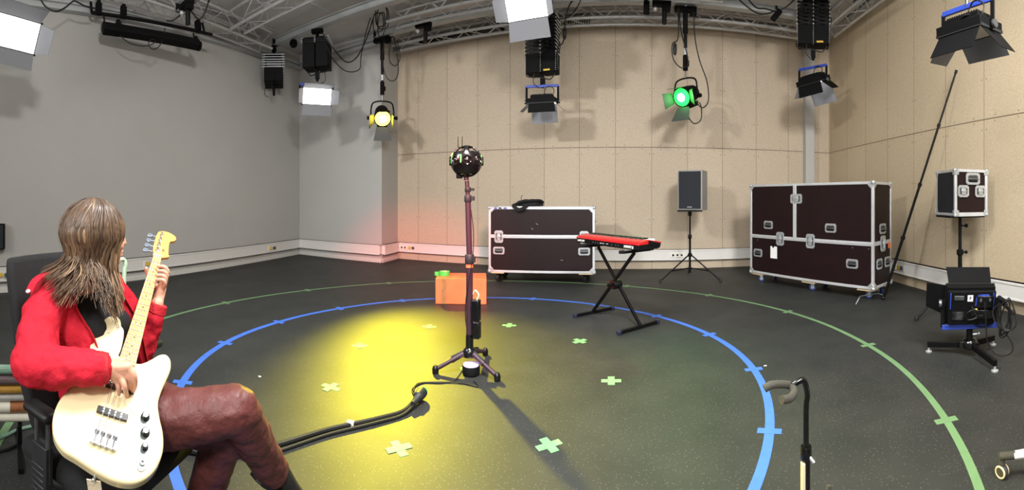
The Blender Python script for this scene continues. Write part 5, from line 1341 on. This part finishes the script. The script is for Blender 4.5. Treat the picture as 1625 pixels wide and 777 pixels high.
# zip edges, epaulette, drawstring, snaps
def torso_pt(c, hw, dp, a): return ring(c, hw, dp, 2, radians(a), radians(a)+2*pi)[0]
for sg, k in ((1, 0), (-1, 1)):
    q = []
    for c, hw, dp, op in ((pel+V((0, 0, .0)), .20, .153, (60, 39)), (wai, .175, .14, (52, 34)), (che, .186, .148, (44, 30)), (sho+V((0, 0, -.02)), .185, .118, (40, 34)), (sho+V((0, 0, .03)), .14, .10, (42, 40))):
        q.append(torso_pt(c, hw+.004, dp+.004, sg*op[k]))
    MB().tube(catmull(q, 6), .006, 8, ell=(1.6, .6)).build('zip_edge', M['jacketd'], jk)
ep = [shR+Ld*.06+V((0, 0, .082)), shR+Ld*.01+V((.004, -.0, .086)), shR-Ld*.05+V((.012, -.004, .066)), shR-Ld*.085+V((.018, 0, .03))]
rr = []
for i, p in enumerate(catmull(ep, 5)): rr.append([p+Fd*.018, p-Fd*.018, p-Fd*.018+V((0, 0, .006)), p+Fd*.018+V((0, 0, .006))])
es = MB().loft(rr).build('epaulette', M['jacket'], jk)
for p in (ep[0], ep[3]): MB().lathe([(.008, 0), (.008, .006), (.004, .009)], p+V((.004, -.002, .006)), frame_z((.5, -.3, .8)), 14).build('snap', M['steel'], jk)
MB().tube(catmull([shR+Ld*.085+Fd*.06+V((0, 0, .055)), shR+Ld*.04+Fd*.075+V((0, 0, .05)), shR+Fd*.085+V((0, 0, .0)), shR-Ld*.02+Fd*.09+V((0, 0, -.06))], 6), .005, 8).build('drawstring', M['jacketd'], jk)
def shoe(a, b, name='shoe'):
    d = (b-a); L = d.length; d.normalize(); up = (UP-d*UP.dot(d)).normalized(); s = d.cross(up)
    mb = MB(); rings = []
    for f, hw, h0, h1 in ((-.06, .018, -.02, .02), (-.045, .034, -.045, .055), (0, .038, -.05, .06), (.06, .038, -.05, .042), (.11, .044, -.05, .02), (.16, .045, -.05, .006), (.20, .036, -.05, -.008), (.225, .014, -.046, -.024)):
        r = []
        for i in range(16):
            an = 2*pi*i/16; y = cos(an)*hw; z = (h0+h1)/2+sin(an)*(h1-h0)/2
            r.append(a+d*f+s*y+up*z)
        rings.append(r)
    mb.loft(rings); o = mb.build(name, M['shoe'], person); sb = o.modifiers.new('s', 'SUBSURF'); sb.levels = 1; sb.render_levels = 2
    mb = MB(); rings = []
    for f, hw in ((-.062, .02), (-.045, .037), (0, .041), (.06, .040), (.11, .047), (.16, .048), (.20, .039), (.23, .016)):
        rings.append([a+d*f+s*y+up*z for y, z in ((-hw, -.056), (hw, -.056), (hw, -.04), (-hw, -.04))])
    mb.loft(rings); mb.build('sole', M['rubber'], o, bev=.003)
shoe(anR, toR+V((0, 0, -.01))); shoe(anL+V((0, 0, -.035)), toL+V((0, 0, .03)))
# ---- hair
random.seed(21)
mb = MB(); mb.ball(HD(-.037, 0, .019), .11, (.87, .87, .99), HR, 24)
mb.ball(HD(-.055, 0, -.06), .085, (.7, .95, 1.1), HR, 18)
hb_ = mb.build('hair', M['hairbase'], person); remesh(hb_, .006, 6)
me = bpy.data.meshes.new('locks'); bm = bmesh.new(); lay = bm.verts.layers.float.new('tone')
def lock(pts, r, tone):
    q = catmull(pts, 5); n = len(q); px = None; prev = None
    for i, p in enumerate(q):
        d = (q[min(i+1, n-1)]-q[max(i-1, 0)]).normalized()
        out = (p-HD(-.02, 0, p.z-hc.z)); out.z = 0
        y = out.normalized() if out.length > 1e-4 else hf
        x = d.cross(y).normalized() if d.cross(y).length > 1e-4 else hl; y = x.cross(d)
        tt = i/(n-1); rad = r*(1 if tt < .55 else 1-(tt-.55)*2.0)
        cur = []
        for k in range(6):
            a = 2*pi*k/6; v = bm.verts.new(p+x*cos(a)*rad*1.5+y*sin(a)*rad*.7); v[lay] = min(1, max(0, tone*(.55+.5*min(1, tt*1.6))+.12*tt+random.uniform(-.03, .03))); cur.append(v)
        if prev:
            for k in range(6):
                f = bm.faces.new((prev[k], prev[(k+1) % 6], cur[(k+1) % 6], cur[k])); f.smooth = True
        prev = cur
def skull(az, pol, k=1.0):                  # az: 0 front, + towards her left ; pol from the top
    return HD(-.022+.112*k*sin(pol)*cos(az), .098*k*sin(pol)*sin(az), .018+.113*k*cos(pol))
for i in range(1300):
    az = random.uniform(-pi, pi)
    if abs(az) < radians(36): 
        continue
    front = max(0, 1-(abs(az)-radians(36))/radians(70))      # 1 at the face edge
    lay_ = random.random(); k = 1.015+.065*lay_
    p0 = random.uniform(.05, .55); jit = random.uniform(-.12, .12)
    pts = []
    for pol in (p0, p0+.35, p0+.75, 1.45, 1.75):
        if pts and pol <= pl + .1: continue
        pl = pol
        pts.append(skull(az*(.72+.28*min(1, pol/1.3))+jit*.4, pol, k))
    base = pts[-1]; out = (base-HD(-.02, 0, base.z-hc.z)); out.z = 0; out.normalize()
    back = abs(az) > radians(118); bk_ = min(1, max(0, (abs(az)-radians(95))/radians(45)))
    side = not back
    wav = random.uniform(0, 6.28); amp = random.uniform(.006, .016)
    L = (random.uniform(.09, .2)+.02)*bk_+(random.uniform(.11, .22)+.1*front)*(1-bk_)
    nseg = 6
    tang = UP.cross(out)
    fw = -hf*(.035*front)
    for j in range(1, nseg+1):
        u = j/nseg
        fl = (-.024*sin(u*pi*.9)+.08*u**3)*bk_+(-.034*sin(u*pi*.8)-.004*u+.02*u**3)*(1-bk_)
        c = base+V((0, 0, -L*u))+out*fl+tang*(amp*sin(wav+u*6))+fw*u
        if side and az < 0: c += Fd*.03*u*u
        pts.append(c)
    tone = random.betavariate(2, 2.6)*.85+(.25 if random.random() < .1 else 0)
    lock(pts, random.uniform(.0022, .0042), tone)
# locks framing the face on her right, and a parting fringe swept sideways
for i in range(70):
    az = -radians(random.uniform(32, 58)); k = 1.03+.05*random.random(); w0 = random.uniform(0, 6)
    pts = [skull(az*.5, .25, k), skull(az*.8, .7, k), skull(az, 1.15, k), skull(az*1.05, 1.5, k*1.01)]
    b = pts[-1]; L = random.uniform(.2, .29)
    for j in range(1, 7):
        u = j/6; pts.append(b+V((0, 0, -L*u))+hf*(-.03*u-.012*sin(u*pi))+hr*(-.02*sin(u*pi)+.012*sin(w0+5*u))+Fd*.035*u*u)
    lock(pts, random.uniform(.0025, .0045), random.uniform(.35, .95))
for i in range(26):                          # fly-away strands
    az = random.uniform(-pi, pi); p0 = random.uniform(.1, .6)
    if abs(az) < .9: continue
    lock([skull(az, p0, 1.05), skull(az, p0+.5, 1.13), skull(az, p0+1.0, 1.16), skull(az, p0+1.5, 1.2)], .0008, .7)
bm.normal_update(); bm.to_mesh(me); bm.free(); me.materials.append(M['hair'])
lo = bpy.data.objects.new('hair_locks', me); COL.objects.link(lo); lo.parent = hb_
# ================================================================= LIGHT
def look(o, tgt):
    d = V(tgt)-o.location; o.rotation_euler = d.to_track_quat('-Z', 'Y').to_euler()
def spot(name, loc, tgt, power, col, size, blend=.5, rad=.06):
    l = bpy.data.lights.new(name, 'SPOT'); l.energy = power; l.color = col; l.spot_size = radians(size); l.spot_blend = blend; l.shadow_soft_size = rad
    o = bpy.data.objects.new(name, l); COL.objects.link(o); o.location = loc; look(o, tgt); return o
def area(name, loc, tgt, power, sx, sy, col=(1, .97, .92), spread=180):
    l = bpy.data.lights.new(name, 'AREA'); l.shape = 'RECTANGLE'; l.size = sx; l.size_y = sy; l.energy = power; l.color = col; l.spread = radians(spread)
    o = bpy.data.objects.new(name, l); COL.objects.link(o); o.location = loc; look(o, tgt); return o
yd = (yaim-fy).normalized()
spot('yellow_beam', fy+yd*.2, F(778, 645), 3600, (1, .86, .03), 37, 1.0, .1)
gd_ = (V(gaim)-fg).normalized()
spot('green_beam', fg+gd_*.2, F(1050, 630), 85, (.12, 1, .22), 36, 1, .1)
spot('red_beam', (1.3, -1.2, 3.4), (-3.1, 5.7, .1), 2800, (1, .05, .03), 22, .8, .1)
spot('blue_beam', (-4.4, -.6, 3.3), (-1.12, 2.77, .75), 420, (.1, .12, 1), 13, .6, .1)
# unseen softlights from the grid over the near half; last two are added fills
WHT = (1, .985, .96)
area('unseen_light', (1.2, -1.6, 3.7), (-1.0, 5.2, -.2), 95, .7, .4, WHT, 105)
area('unseen_light', (-3.7, .1, 3.95), (-1.0, 6.5, .7), 88, .5, .3, WHT, 110)
area('unseen_light', (1.6, .4, 3.9), (3.0, 4.8, .4), 88, .8, .5, WHT, 115)
area('unseen_light', (-.6, 1.6, 4.0), (-.4, 1.8, 0), 150, .8, .5, WHT, 120)
area('unseen_light', (.6, .6, 3.9), (-6.2, 3.6, 1.0), 48, .6, .35, WHT, 110)  # added to brighten the left wall, no known lamp
area('unseen_light', (-.8, -3.0, 2.3), (-1.0, 3.5, 4.4), 150, 2.4, 1.4, WHT)  # added low fill that lifts the ceiling, like bounce off the front wall
w = bpy.data.worlds.new('World'); SC.world = w; w.use_nodes = True
w.node_tree.nodes['Background'].inputs[0].default_value = (.8, .85, .9, 1); w.node_tree.nodes['Background'].inputs[1].default_value = .05
# ================================================================= CAMERA (cylindrical phone panorama)
cd = bpy.data.cameras.new('camera'); cam = bpy.data.objects.new('camera', cd); COL.objects.link(cam); SC.camera = cam
cam.location = (0, 0, HC); cam.rotation_euler = (pi/2, 0, -ph(812.5))
cd.type = 'PANO'; cd.panorama_type = 'CENTRAL_CYLINDRICAL'
cd.central_cylindrical_range_u_min = -812.5/KF; cd.central_cylindrical_range_u_max = 812.5/KF
cd.central_cylindrical_range_v_min = -(777-HY)/KF; cd.central_cylindrical_range_v_max = HY/KF
cd.central_cylindrical_radius = 1.0
cd.clip_start = .05; cd.clip_end = 60
SC.view_settings.view_transform = 'Standard'; SC.view_settings.look = 'None'; SC.view_settings.gamma = 1; SC.view_settings.use_curve_mapping = False
SC.view_settings.exposure = 0
SC.cycles.use_denoising = True; SC.cycles.max_bounces = 8; SC.cycles.diffuse_bounces = 4; SC.cycles.glossy_bounces = 3; SC.cycles.sample_clamp_indirect = 6
